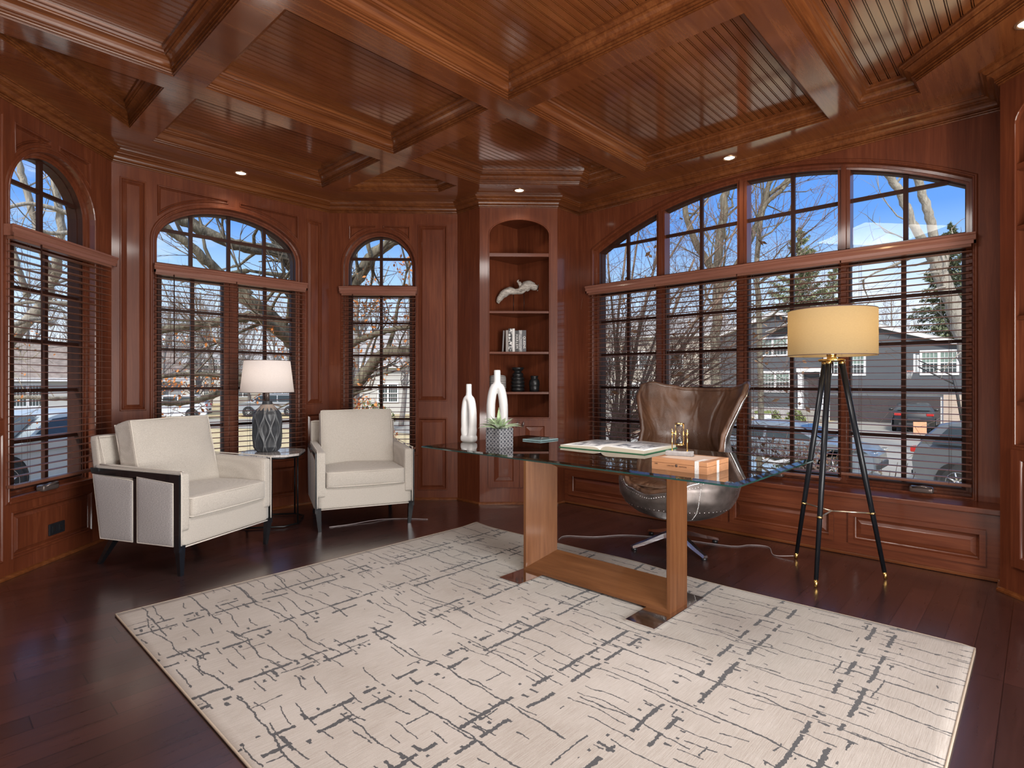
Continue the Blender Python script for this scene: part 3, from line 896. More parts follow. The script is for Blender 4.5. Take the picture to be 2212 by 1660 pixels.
# ------------------------------------------------------------ glass desk
GZ = .83
def desk():
    t = thing('glass_desk', 'glass-topped desk on a walnut frame with chrome foot plates, standing on the rug', 'desk', (2.83, 1.945, 0))
    X0, X1, Y0, Y1 = -.53, .515, -1.045, 1.035
    zt, zb, bv = GZ, GZ - .013, .030
    bm = NB()
    o = rect(X0, X1, Y0, Y1); i_ = inset(o, bv)
    # mi 0 face glass, 1 edge, 2 bevel
    slab(bm, i_, [], zt, zt, plane='xy', sides=False, back=False)
    slab(bm, o, [], zb, zb, plane='xy', sides=False, back=False)
    rings(bm, o, [(0, zt - .006), (bv, zt)], plane='xy', cap=False, mi=2)
    rings(bm, o, [(0, zb), (0, zt - .006)], plane='xy', cap=False, mi=1)
    obj('glass_top', bm, [M['table_glass'], M['glass_edge'], M['bevel_glass']], t)
    # walnut ring: outer rectangle in YZ, sides thicken towards the back (+X)
    xf, xb = -.092, .102
    ya, yb, za, zc = -.518, .522, .024, GZ - .016
    fr, bk = .020, .125
    def loop(q, x): return [(x, ya + q, za + q * .9), (x, yb - q, za + q * .9), (x, yb - q, zc - q * 1.04), (x, ya + q, zc - q * 1.04)]
    A, Bo = loop(0, xf), loop(0, xb); Ai, Bi = loop(fr, xf), loop(bk, xb)
    for k, nm in enumerate(('bottom_rail', 'post', 'top_rail', 'post')):
        bm = NB(); j = (k + 1) % 4
        P = [bm.verts.new(p) for p in (A[k], A[j], Ai[j], Ai[k], Bo[k], Bo[j], Bi[j], Bi[k])]
        for f in ((0, 1, 2, 3), (4, 7, 6, 5), (0, 4, 5, 1), (3, 2, 6, 7), (0, 3, 7, 4), (1, 5, 6, 2)): bm.faces.new([P[i] for i in f])
        obj(nm, fixn(bm), M['walnut'] if nm == 'post' else M['walnut_y'], t)
    for y0, y1 in ((-.545, -.375), (.362, .535)):
        bm = NB(); box(bm, -.305, .255, y0, y1, .011, .024, bev=.002); obj('foot_plate', bm, M['chrome'], t)
    for y in (-.46, .46):
        bm = NB(); lathe(bm, [(.022, GZ - .0165), (.022, GZ - .0135)], 20, c=(0, y, 0)); obj('glass_pad', bm, M['clear'], t)
desk()

# ------------------------------------------------------------ armchairs
def armchair(label):
    t = thing('armchair', label, 'armchair', group='matching cream armchairs')
    HW = .405
    # body: front rail, arms, back
    bm = NB(); softbox(bm, (0, .36, .275), (HW - .012, .345, .090), .018, 8, puff=(0, 0, 0))
    obj('seat_base', bm, M['linen'], t, True)
    bm = NB()
    pb = [(-HW + .01, .010, .186), (HW - .01, .010, .186)]
    tube(bm, pb, .0045, 6); obj('welt', bm, M['piping'], t, True)
    for s in (-1, 1):
        bm = NB()
        # arm: slopes slightly down to the front, softly rounded front edge
        softbox(bm, (0, 0, 0), (.036, .385, .195), .016, 8, puff=(.006, 0, 0))
        for v in bm.verts:
            v.co.z += .015 * (v.co.y / .385) * (1 if v.co.z > 0 else 0)
            if v.co.z < 0: v.co.y = v.co.y if v.co.y < 0 else v.co.y * .93
            v.co += Vector((s * (HW - .040), .390, .480))
        a = obj('arm', bm, M['linen'], t, True)
        bm = NB(); x = s * (HW - .008)
        tube(bm, smooth_path([(x, .004, .20), (x, .003, .60), (x, .010, .672), (x, .05, .676), (x, .72, .690)], 5), .0042, 6)
        obj('welt', bm, M['piping'], a, True)
        # outer trim: lacquered frame and two tweed panels
        xo, xi = s * (HW + .010), s * (HW - .012)
        bm = NB()
        def plate(yz, x0=xo, x1=xi):
            p = [bm.verts.new((x0, y, z)) for y, z in yz]; q = [bm.verts.new((x1, y, z)) for y, z in yz]
            bm.faces.new(p); bm.faces.new(q[::-1])
            for i in range(len(yz)):
                j = (i + 1) % len(yz); bm.faces.new((p[i], q[i], q[j], p[j]))
        plate([(.004, .60), (.78, .628), (.79, .668), (.004, .655)])
        plate([(.004, .16), (.046, .16), (.050, .60), (.004, .60)])
        plate([(.365, .19), (.395, .19), (.400, .62), (.366, .62)])
        obj('side_trim', fixn(bm), M['black_wood'], t)
        for y0, y1b, y1t in ((.052, .360, .362), (.400, .695, .765)):
            bm = NB(); h = .205
            softbox(bm, (0, 0, 0), (.010, .5, h), .008, 10, puff=(.008, 0, 0))
            for v in bm.verts:
                fz = (v.co.z / h + 1) / 2; fy = v.co.y + .5
                y1 = y1b + (y1t - y1b) * fz
                top = .598 + .028 * fy
                v.co = Vector((s * (HW + .004) + v.co.x, y0 + (y1 - y0) * fy, .195 + (top - .195) * fz))
            p = obj('side_panel', bm, M['tweed'], t, True)
            bm = NB()
            c = [(xo, y0, .196), (xo, y1b, .196), (xo, y1t, .598 + .028), (xo, y0, .598)]
            tube(bm, c, .0036, 6, closed=True); obj('welt', bm, M['piping'], p, True)
    bm = NB(); softbox(bm, (0, 0, 0), (HW - .012, .040, .345), .022, 8)
    for v in bm.verts:
        z = v.co.z + .535; v.co.y += .690 + (z - .19) * .16; v.co.z = z
    bk = obj('backrest', bm, M['linen'], t, True)
    bm = NB(); e = HW - .018
    tube(bm, [(-e, .66, .60), (-e, .748, .874), (e, .748, .874), (e, .66, .60)], .0042, 6); obj('welt', bm, M['piping'], bk, True)
    # seat cushion
    bm = NB(); softbox(bm, (0, .290, .432), (.328, .300, .066), .018, 12, puff=(.004, .012, .026), wob=.006, seed=3)
    cu = obj('seat_cushion', bm, M['linen'], t, True)
    bm = NB(); hx, hy = .322, .294
    for z in (.372, .490):
        pts = [(-hx, .290 + hy), (-hx, .290 - hy), (hx, .290 - hy), (hx, .290 + hy)]
        P = []
        for k in range(3):
            a, b = pts[k], pts[k + 1]
            for q in range(10):
                u = q / 10; P.append((a[0] + (b[0] - a[0]) * u, a[1] + (b[1] - a[1]) * u - (.009 * math.sin(u * PI) if k == 1 else 0), z))
        tube(bm, P + [(pts[3][0], pts[3][1], z)], .0042, 6)
    obj('welt', bm, M['piping'], cu, True)
    # back cushion
    mw = Matrix.Translation((0, .560, .715)) @ Matrix.Rotation(rad(-13), 4, 'X')
    bm = NB(); softbox(bm, (0, 0, 0), (.325, .082, .262), .022, 12, puff=(.002, .040, .010), m=mw, wob=.010, seed=9)
    cb = obj('back_cushion', bm, M['linen'], t, True)
    bm = NB()
    for y in (-.074, .074):
        P = [mw @ Vector(p) for p in ((-.320, y, -.25), (-.320, y, .257), (0, y, .262), (.320, y, .257), (.320, y, -.25))]
        tube(bm, P, .0042, 6)
    obj('welt', bm, M['piping'], cb, True)
    # legs
    for sx in (-1, 1):
        for f in (0, 1):
            bm = NB()
            if f == 0: top, bot, z0, w0, w1 = (sx * (HW - .014), .024), (sx * (HW - .030), .034), .200, .024, .013
            else: top, bot, z0, w0, w1 = (sx * (HW - .060), .640), (sx * (HW - .045), .775), .200, .026, .014
            q = []
            for (cx, cy), w, z in ((top, w0, z0), (bot, w1, 0.0)):
                q.append([bm.verts.new((cx + a * w, cy + b * w * .9, z)) for a, b in ((-1, -1), (1, -1), (1, 1), (-1, 1))])
            bm.faces.new(q[0]); bm.faces.new(q[1][::-1])
            for i in range(4): bm.faces.new((q[0][i], q[1][i], q[1][(i + 1) % 4], q[0][(i + 1) % 4]))
            obj('leg', fixn(bm), M['black_wood'], t)
    return t
ac = armchair('cream linen armchair left of the lamp table, its tweed side facing out')
ac.location = (1.540, 4.165, 0); ac.rotation_euler = (0, 0, rad(25))
ac2 = copy_tree(ac); ac2.location = (2.655, 4.195, 0); ac2.rotation_euler = (0, 0, rad(-22.9))
ac2['label'] = 'cream linen armchair standing in front of the narrow arched window'

# ------------------------------------------------------------ side table and its lamp
def marble():
    t = NT('white_marble'); v = t.coord()
    n = t.noise(v, 9, 6, .6, 1.8)
    vein = t.math('LESS_THAN', t.math('ABSOLUTE', t.math('SUBTRACT', n, .5)), .018)
    soft = t.noise(v, 5, 3)
    c = t.mix(vein, t.ramp(soft, [(.3, (.50, .46, .44)), (.7, (.72, .69, .67))]), (.30, .28, .28))
    return t.set(color=c, rough=.12, coat=.6)
M['marble'] = marble()
def side_table():
    t = thing('side_table', 'small black metal table with clipped-corner marble top between the armchairs', 'side table', (2.20, 5.00, 0), rad(54))
    h, k = .255, .095
    def octa(h, k): return [(-h + k, -h), (h - k, -h), (h, -h + k), (h, h - k), (h - k, h), (-h + k, h), (-h, h - k), (-h, -h + k)]
    Z = .625
    bm = NB(); slab(bm, octa(h, k), [], Z - .020, Z, plane='xy'); obj('marble_top', fixn(bm), M['marble'], t)
    bm = NB(); ring = [(x, y, Z - .030) for x, y in octa(h - .012, k)]
    tube(bm, ring, .0085, 8, closed=True); obj('top_frame', bm, M['black_metal'], t, True)
    bm = NB(); ring = [(x, y, .012) for x, y in octa(h - .012, k)]
    tube(bm, ring, .0085, 8, closed=True); obj('base_frame', bm, M['black_metal'], t, True)
    o = octa(h - .012, k)
    for i in range(0, 8, 2):
        bm = NB(); x, y = o[i]; tube(bm, [(x, y, .012), (x, y, Z - .03)], .0075, 8); obj('leg', bm, M['black_metal'], t, True)
side_table()
M['char'] = plain('charcoal_glaze', (.050, .055, .062), .38, var=.25, vscale=20)
M['ridge'] = plain('pale_ridge_glaze', (.24, .25, .26), .5)
M['beige_g'] = plain('taupe_glaze', (.33, .26, .21), .5, var=.15)
def table_lamp():
    t = thing('table_lamp', 'table lamp with charcoal honeycomb-carved ceramic base and white tapered shade', 'table lamp', (2.19, 5.075, .625))
    H = .452; n, rows = 352, 150; NC = 16; P = .270
    def R(z):
        u = z / H
        pts = [(0, .085), (.03, .103), (.10, .118), (.30, .125), (.60, .125), (.74, .120), (.82, .098), (.88, .068), (.94, .044), (1.0, .041)]
        for (a, ra), (b, rb) in zip(pts, pts[1:]):
            if u <= b: k = (u - a) / (b - a); k = k * k * (3 - 2 * k) * .5 + k * .5; return ra + (rb - ra) * k
        return .041
    vs, fs, mi = [], [], []
    def field(z, a):
        q = a * NC / (2 * PI); best = 9
        for k in (math.floor(q) - 1, math.floor(q), math.floor(q) + 1, math.floor(q) + 2):
            c = k + .41 * (1 if k % 2 == 0 else -1) * math.sin(2 * PI * z / P)
            best = min(best, abs(q - c))
        return best
    for j in range(rows + 1):
        z = H * j / rows
        for k in range(n):
            a = 2 * PI * k / n; f = field(z, a)
            amp = .010 * min(1, max(0, (H * .86 - z) / .03)) * min(1, z / .02 + .3)
            r = R(z) - amp * min(1, max(0, f - .05) * 2.2)
            vs.append(Vector((r * math.cos(a), r * math.sin(a), z)))
    for j in range(rows):
        z = H * (j + .5) / rows
        for k in range(n):
            a = 2 * PI * (k + .5) / n; f = field(z, a)
            fs.append((j * n + k, j * n + (k + 1) % n, (j + 1) * n + (k + 1) % n, (j + 1) * n + k))
            zt = H * (.84 + .03 * math.cos(a * NC + .5))
            if z > H * .93: m = 0
            elif z > zt: m = 2 if f > .10 else 1
            else: m = 1 if f < .060 else 0
            mi.append(m)
    fs.append(tuple(range(n))[::-1]); mi.append(0)
    fs.append(tuple(rows * n + k for k in range(n))); mi.append(0)
    obj('lamp_base', (vs, fs, mi), [M['char'], M['ridge'], M['beige_g']], t, True)
    bm = NB(); lathe(bm, [(.018, H), (.018, H + .10)], 16); obj('stem', bm, M['crank'], t, True)
    bm = NB(); z0, z1 = .528, .815
    lathe(bm, [(.226, z0), (.193, z1)], 48, cap=False); sh = obj('lamp_shade', bm, M['shade_white'], t, True)
    bm = NB(); lathe(bm, [(.227, z0), (.227, z0 + .004)], 48, cap=False); lathe(bm, [(.194, z1 - .004), (.194, z1)], 48, cap=False)
    for k in range(3): tube(bm, [(0, 0, z1 - .02), (.193 * math.cos(k * 2.1), .193 * math.sin(k * 2.1), z1 - .003)], .002, 5)
    tube(bm, [(0, 0, H + .09), (0, 0, z1 - .005)], .003, 6)
    obj('shade_frame', bm, M['cordb'], sh)
    bm = NB(); softbox(bm, (0, 0, .65), (.03, .03, .045), .028, 5); obj('bulb', bm, M['bulb'], t, True)
    l = lamp('table_lamp_light', 'POINT', (0, 0, .70), 2.4, (1, .88, .78), .03); l.parent = t
M['bulb'] = emis('warm_bulb', (1, .75, .45), 4)
table_lamp()

# ------------------------------------------------------------ tripod floor lamp
def floor_lamp():
    t = thing('floor_lamp', 'tripod floor lamp with black legs, gold hub and warm lit drum shade', 'floor lamp', (4.075, .990, 0))
    zt = 1.385
    feet = [(4.267, 1.263), (3.755, .999), (4.218, .717)]
    ring = []
    for fx, fy in feet:
        d = Vector((fx - 4.075, fy - .99, 0)); tp = d.normalized() * .058
        a = Vector((d.x, d.y, .0)); b = Vector((tp.x, tp.y, zt - .01))
        def at(u): return a.lerp(b, u)
        bm = NB(); tube(bm, [at(.030), at(.5), at(.995)], [.0125, .0175, .0180], 14)
        l = obj('leg', bm, M['black_satin'], t, True)
        bm = NB(); tube(bm, [at(0.002), at(.032)], [.0105, .0130], 14); obj('brass_foot', bm, M['brass'], l, True)
        c = at(.300); u = (b - a).normalized()
        bm = NB(); tube(bm, [c - u * .006, c + u * .006], .0185, 16); obj('collar', bm, M['gold'], l, True)
        ring.append(c)
    mid = sum(ring, Vector()) / 3
    bm = NB()
    for c in ring: tube(bm, [mid, c], .0048, 8)
    obj('spreader', bm, M['pale_brass'], t, True)
    bm = NB(); lathe(bm, [(.072, zt - .006), (.078, zt), (.078, zt + .008), (.060, zt + .012), (.028, zt + .014), (.026, zt + .03), (.030, zt + .034), (.030, zt + .06)], 32)
    for fx, fy in feet:
        d = Vector((fx - 4.075, fy - .99, 0)).normalized() * .060
        lathe(bm, [(.019, zt - .022), (.019, zt - .004)], 16, c=(d.x, d.y, 0))
    obj('hub', bm, M['gold'], t, True)
    z0, z1, R = 1.418, 1.712, .256
    bm = NB(); lathe(bm, [(R, z0), (R, z1)], 64, cap=False); sh = obj('lamp_shade', bm, M['shade_warm'], t, True)
    bm = NB(); lathe(bm, [(R + .001, z0 - .001), (R + .001, z0 + .004)], 64, cap=False); lathe(bm, [(R + .001, z1 - .004), (R + .001, z1 + .001)], 64, cap=False)
    for k in range(3): tube(bm, [(.02 * math.cos(k * 2.094), .02 * math.sin(k * 2.094), z0 + .05), (R * math.cos(k * 2.094), R * math.sin(k * 2.094), z0 + .02)], .002, 5)
    obj('shade_frame', bm, M['cordb'], sh)
    bm = NB(); softbox(bm, (0, 0, 1.53), (.035, .035, .05), .033, 5); obj('bulb', bm, M['bulb'], t, True)
    l = lamp('floor_lamp_light', 'POINT', (0.02, -.02, 1.60), 5.0, (1, .68, .34), .04); l.parent = t
M['pale_brass'] = plain('pale_brass', (.75, .66, .50), .3, .9)
floor_lamp()
def floor_cord(name, lab, pts):
    bm = NB(); tube(bm, smooth_path(pts, 8), .0028, 6); tag(obj(name, bm, M['cord'], None, True), lab, 'cord')
floor_cord('power_cord', 'thin clear cord trailing over the floor from the tripod lamp to the egg chair',
           [(4.262, 1.275, .02), (4.24, 1.40, .004), (4.42, 1.50, .004), (4.38, 1.62, .004), (4.25, 1.72, .004), (4.15, 2.10, .004), (3.98, 2.45, .004), (3.75, 2.62, .004), (3.62, 2.80, .004), (3.50, 2.78, .004)])
floor_cord('lamp_cord', 'thin clear cord on the floor beneath the right armchair',
           [(2.45, 4.45, .004), (2.62, 4.40, .004), (2.80, 4.36, .010), (2.95, 4.33, .004), (3.08, 4.22, .004), (3.2, 4.05, .004)])

# ------------------------------------------------------------ egg chair
def leather():
    t = NT('aged_brown_leather'); v = t.coord()
    n = t.noise(v, 3.2, 5, .6, .4); cr = t.noise(v, 34, 6, .75, 2.2)
    crk = t.math('LESS_THAN', t.math('ABSOLUTE', t.math('SUBTRACT', cr, .5)), .016)
    c = t.ramp(n, [(.3, (.045, .019, .009)), (.52, (.092, .040, .020)), (.72, (.165, .078, .040))])
    c = t.mix(t.math('MULTIPLY', crk, .35), c, (.17, .105, .068))
    fold = t.noise(t.map(v, (6, 6, 1.1)), 1.1, 2, .5, .6)
    t.bump(t.math('ADD', t.math('MULTIPLY', fold, 1.0), t.math('MULTIPLY', cr, .05)), .9, .06)
    return t.set(color=c, rough=t.math('ADD', t.math('MULTIPLY', n, .25), .20), coat=.25, coat_r=.25, spec=.6)
M['leather'] = leather()
M['leather_rim'] = plain('leather_rim', (.11, .062, .04), .4, var=.3, vscale=20)
def egg_chair():
    t = thing('egg_chair', 'winged brown leather egg chair with riveted metal shell between desk and window', 'chair', (3.98, 2.03, 0), rad(-93))
    # local frame: +y is the direction the sitter faces away from (the back); front is -y
    def rim_z(a):                       # a = angle from back, radians 0..pi
        k = [(0, 1.175), (25, 1.180), (45, 1.205), (62, 1.232), (74, 1.215), (82, 1.12), (90, .93), (98, .76), (108, .66), (122, .60), (138, .55), (158, .485), (180, .455)]
        d = math.degrees(abs(a))
        for (p, u), (q, w) in zip(k, k[1:]):
            if d <= q:
                s = (d - p) / (q - p); s = s * s * (3 - 2 * s); return u + (w - u) * s
        return .455
    def half(z):                        # half width at height z
        k = [(.215, .12), (.235, .22), (.27, .315), (.33, .395), (.40, .435), (.50, .455), (.60, .430), (.72, .375), (.82, .350), (.92, .378), (1.04, .425), (1.14, .465), (1.25, .480)]
        for (p, u), (q, w) in zip(k, k[1:]):
            if z <= q: s = (z - p) / (q - p); return u + (w - u) * max(0, s)
        return .480
    def pt(a, z, off=0.0):
        w = half(z) - off
        dep = w * (1.0 if z < .5 else 1.0 - .18 * min(1, (z - .5) / .5))
        lean = .02 + max(0, z - .42) * .20
        x = w * math.sin(a); y = dep * math.cos(a)
        if math.cos(a) < 0: y *= .95
        # wings sweep forward
        s = max(0, min(1, (z - .80) / .3)); y -= s * .05 * math.sin(abs(a)) ** 3
        return Vector((x, y + lean, z))
    na, nz = 96, 30
    def grid(off, z0, top_drop=0.0):
        vs, fs = [], []
        for j in range(nz + 1):
            u = j / nz
            for k in range(na + 1):
                a = -PI + 2 * PI * k / na
                z = z0 + (rim_z(a) - top_drop - z0) * (u ** 1.25)
                vs.append(pt(a, z, off))
        for j in range(nz):
            for k in range(na):
                q = j * (na + 1) + k; fs.append((q, q + 1, q + na + 2, q + na + 1))
        return vs, fs
    o, f = grid(0, .218); f = f + [tuple(range(na, -1, -1))]
    sh = obj('metal_shell', (o, f), M['alu'], t, True)
    i_, f2 = grid(.036, .29)
    up = obj('upholstery', (i_, [q[::-1] for q in f2]), M['leather'], t, True)
    rim = [(pt(-PI + 2 * PI * k / na, rim_z(-PI + 2 * PI * k / na), .018) + Vector((0, 0, .004))) for k in range(na)]
    bm = NB(); tube(bm, rim, .020, 10, closed=True); rr = obj('padded_rim', bm, M['leather'], t, True)
    bm = NB(); out = [(pt(-PI + 2 * PI * k / na, rim_z(-PI + 2 * PI * k / na) - .010, -.002)) for k in range(na)]
    tube(bm, out, .0055, 6, closed=True); obj('edge_piping', bm, M['silver'], rr, True)
    # seat cushion
    bm = NB(); N = 40; cz = .505
    rg = []
    for q, (sc, dz) in enumerate([(.0, .035), (.45, .032), (.75, .022), (.92, .008), (.98, -.008), (.995, -.03), (.96, -.055), (.8, -.075), (0, -.08)]):
        ring = []
        for k in range(N):
            a = 2 * PI * k / N; x = .375 * math.sin(a) * sc; y = (.33 if math.cos(a) > 0 else .385) * math.cos(a) * sc
            ring.append(bm.verts.new((x, y + .01, cz + dz)))
        rg.append(ring)
    for a, b in zip(rg, rg[1:]):
        for k in range(N): ff = bm.faces.new((a[k], a[(k + 1) % N], b[(k + 1) % N], b[k])); ff.smooth = True
    sc_ = obj('seat_cushion', fixn(bm), M['leather'], t, True)
    bm = NB(); tube(bm, [(.374 * math.sin(2 * PI * k / N), (.33 if math.cos(2 * PI * k / N) > 0 else .384) * math.cos(2 * PI * k / N) + .01, cz - .006) for k in range(N)], .006, 6, closed=True)
    obj('seam', bm, M['leather_rim'], sc_, True)
    # rivets in rows along the shell seams
    vs, fs = [], []
    def riv(p, nrm):
        b = len(vs); nrm = nrm.normalized(); u = nrm.cross(Vector((0, 0, 1))); u = u.normalized() if u.length > .01 else Vector((1, 0, 0)); w = nrm.cross(u)
        for r_, h in ((.0042, 0), (.0028, .0018)):
            for k in range(6):
                a = k * PI / 3; vs.append(p + (u * math.cos(a) + w * math.sin(a)) * r_ + nrm * h)
        for k in range(6): fs.append((b + k, b + (k + 1) % 6, b + 6 + (k + 1) % 6, b + 6 + k))
        fs.append(tuple(b + 6 + k for k in range(6)))
    for k in range(150):
        a = -PI + 2 * PI * k / 150
        z = rim_z(a) - .035
        p = pt(a, z, -.001); riv(p, Vector((p.x, p.y, 0)))
    for a0 in (-2.3, -1.5, -.75, 0, .75, 1.5, 2.3):
        for q in range(26):
            z = .25 + (rim_z(a0) - .05 - .25) * q / 26
            p = pt(a0, z, -.001); riv(p, Vector((p.x, p.y, -(.45 - z) if z < .45 else 0)))
    for k in range(70):
        a = -PI + 2 * PI * k / 70; p = pt(a, .335, -.001); riv(p, Vector((p.x, p.y, -.15)))
    r_ = obj('rivets', (vs, fs), M['rivet'], sh, True); r_['kind'] = 'stuff'
    # swivel base
    bm = NB(); lathe(bm, [(.036, .10), (.030, .13), (.028, .222), (.05, .226)], 24); obj('swivel_post', bm, M['alu'], t, True)
    for k in range(4):
        a = rad(150 + 93 + 90 * k)
        m = Matrix.Rotation(a, 4, 'Z')
        bm = NB(); sec = [(.02, .034, .092, .125), (.12, .031, .075, .105), (.26, .026, .040, .062), (.372, .022, .018, .034)]
        pr = None
        for x, w, zb_, zt_ in sec:
            cur = [bm.verts.new(m @ Vector(p)) for p in ((x, -w, zb_), (x, w, zb_), (x, w * .55, zt_), (x, -w * .55, zt_))]
            if pr:
                for i in range(4): bm.faces.new((pr[i], cur[i], cur[(i + 1) % 4], pr[(i + 1) % 4]))
            else: bm.faces.new(cur[::-1])
            pr = cur
        bm.faces.new(pr)
        l = obj('star_leg', fixn(bm), M['silver'], t)
        bm = NB(); lathe(bm, [(.020, .0), (.022, .006), (.018, .020)], 14, c=tuple(m @ Vector((.352, 0, 0)))); obj('glide', bm, M['plate_black'], l, True)
egg_chair()

# ------------------------------------------------------------ things on the desk
def remesh(o, vox=.004, it=6):
    m = o.modifiers.new('r', 'REMESH'); m.mode = 'VOXEL'; m.voxel_size = vox; m.use_smooth_shade = True
    s = o.modifiers.new('s', 'SMOOTH'); s.iterations = it; s.factor = .6
def vase(label, loc, h, w, hole_w, rz, neck_r, group='white loop vases on the desk'):
    t = bmesh.new()
    body = h * .82; hh = body / 2
    pts, rr = [], []
    N = 36
    for k in range(N):
        a = 2 * PI * k / N
        ss = math.copysign(abs(math.sin(a)) ** .8, math.sin(a))
        lx = (w / 2 - (w - hole_w) / 4) * math.copysign(abs(math.cos(a)) ** .55, math.cos(a))
        lz = hh + (hh - .028) * ss
        lx *= 1 - .34 * max(0, (lz - hh * 1.1) / (hh * .9)) ** 1.6
        pts.append((lx, 0, lz)); rr.append((w - hole_w) / 4 * (1.12 if ss < -.5 else 1.0))
    pts2 = pts + [pts[0], pts[1]]; rr2 = rr + [rr[0], rr[1]]
    v, f = [], []; tube_data(pts2, rr2, 14, v, f, False)
    bv = [t.verts.new(p) for p in v]
    for q in f: t.faces.new([bv[i] for i in q])
    for vv in t.verts: vv.co.y *= 1.25
    lathe(t, [(neck_r * .6, body * .86), (neck_r * 1.25, body * .93), (neck_r * 1.02, body * 1.03), (neck_r, h - .003), (neck_r * .85, h), (neck_r * .55, h), (neck_r * .5, h - .03)], 24)
    softbox(t, (0, 0, .026), (w * .46, w * .30, .026), .020, 6)
    o = obj('bottle_vase', t, M['white_cer'], None, True)
    o.location = loc; o.rotation_euler = (0, 0, rz)
    remesh(o, .0035, 5); tag(o, label, 'vase', group)
vase('shorter white ceramic loop vase at the far left end of the glass desk', (2.655, 2.905, GZ), .405, .122, .020, rad(-84), .019)
vase('taller white ceramic loop vase standing behind the succulent planter', (2.915, 2.885, GZ), .505, .158, .030, rad(-38), .024)

def planter_mat():
    t = NT('stamped_planter'); v = t.coord(); X, Y, Z = t.sep(v)
    dv = t.math
    n = 5.0; s = .125
    h = dv('ADD', X, Y)
    def cell(q, k, off): return dv('SUBTRACT', dv('FRACT', dv('MULTIPLY', dv('ADD', q, off), k / s)), .5)
    nx = t.n('NewGeometry'); NX = t.sep(nx.outputs['True Normal'])
    facex = dv('GREATER_THAN', dv('ABSOLUTE', NX[0]), .5)
    u = dv('ADD', dv('MULTIPLY', facex, Y), dv('MULTIPLY', dv('SUBTRACT', 1.0, facex), X))
    a = dv('ABSOLUTE', cell(u, 4, .0625)); b = dv('ABSOLUTE', cell(Z, 5, 0.0))
    a4 = dv('POWER', a, 3.0); b4 = dv('POWER', b, 3.0)
    r = dv('POWER', dv('ADD', a4, b4), 1 / 3)
    jn = t.noise(v, 120, 2)
    r = dv('ADD', r, dv('MULTIPLY', dv('SUBTRACT', jn, .5), .10))
    line = dv('LESS_THAN', dv('ABSOLUTE', dv('SUBTRACT', r, .38)), .055)
    side = dv('LESS_THAN', dv('ABSOLUTE', NX[2]), .5)
    line = dv('MULTIPLY', line, side)
    c = t.mix(line, (.055, .060, .072), (.44, .44, .45))
    t.bump(line, .3, .002)
    return t.set(color=c, rough=.6)
M['planter'] = planter_mat()
def leaf_mat(name, a, b, tip):
    t = NT(name); v = t.coord(); n = t.noise(v, 30, 3); X, Y, Z = t.sep(v)
    c = t.ramp(n, [(.35, a), (.65, b)])
    return t.set(color=c, rough=.6, sheen=.4)
M['succ'] = leaf_mat('succulent_leaf', (.16, .26, .10), (.36, .46, .27), None)
def planter():
    t = thing('succulent_planter', 'square charcoal planter with stamped white rings and a spiky green succulent', 'potted plant', (2.609, 2.561, GZ), 0)
    s = .0625; h = .119
    bm = NB()
    slab(bm, rect(-s, s, -s, s), [rect(-s + .007, s - .007, -s + .007, s - .007)], h, h, plane='xy', sides=False, back=False)
    rings(bm, rect(-s, s, -s, s), [(0, 0), (0, h)], plane='xy', cap=False)
    rings(bm, rect(-s, s, -s, s), [(.007, h), (.007, h - .012)], plane='xy', cap=True)
    slab(bm, rect(-s, s, -s, s), [], 0, 0, plane='xy', sides=False, back=False)
    obj('pot', fixn(bm), M['planter'], t)
    rnd = random.Random(4)
    specs = []
    for k in range(9): specs.append((2 * PI * k / 9 + rnd.uniform(-.15, .15), rad(12 + rnd.uniform(-6, 8)), rnd.uniform(.135, .165), .030))
    for k in range(7): specs.append((2 * PI * k / 7 + .3 + rnd.uniform(-.15, .15), rad(38 + rnd.uniform(-8, 8)), rnd.uniform(.115, .145), .027))
    for k in range(4): specs.append((2 * PI * k / 4 + .9, rad(64 + rnd.uniform(-6, 6)), rnd.uniform(.09, .14), .024))
    specs.append((1.0, rad(84), .15, .026))
    for az, el, L, w in specs:
        bm = NB(); pr = None; n = 9
        for i in range(n + 1):
            u = i / n
            ww = 1.25 * w * (math.sin(PI * min(1, u * .82 + .16)) ** .9) * (1 - u ** 5) + .0004
            r = .008 + L * u * math.cos(el); z = h - .01 + L * u * math.sin(el) + .02 * math.sin(u * PI) * math.cos(el) - .006 * u * u
            th = .0045 * (1 - u) + .0006
            row = []
            for a_, dz in ((-1, .0), (-.5, -.35), (0, -.55), (.5, -.35), (1, .0), (.5, -.35 + th / w * 2.2), (0, -.55 + th / w * 3.0), (-.5, -.35 + th / w * 2.2)):
                x, y = r, a_ * ww / 2 * 1.0
                row.append(bm.verts.new((x * math.cos(az) - y * math.sin(az), x * math.sin(az) + y * math.cos(az), z + dz * ww * .5 * -1 * -1)))
            if pr:
                for q in range(8): ff = bm.faces.new((pr[q], pr[(q + 1) % 8], row[(q + 1) % 8], row[q])); ff.smooth = True
            pr = row
        obj('leaf', fixn(bm), M['succ'], t, True)
planter()

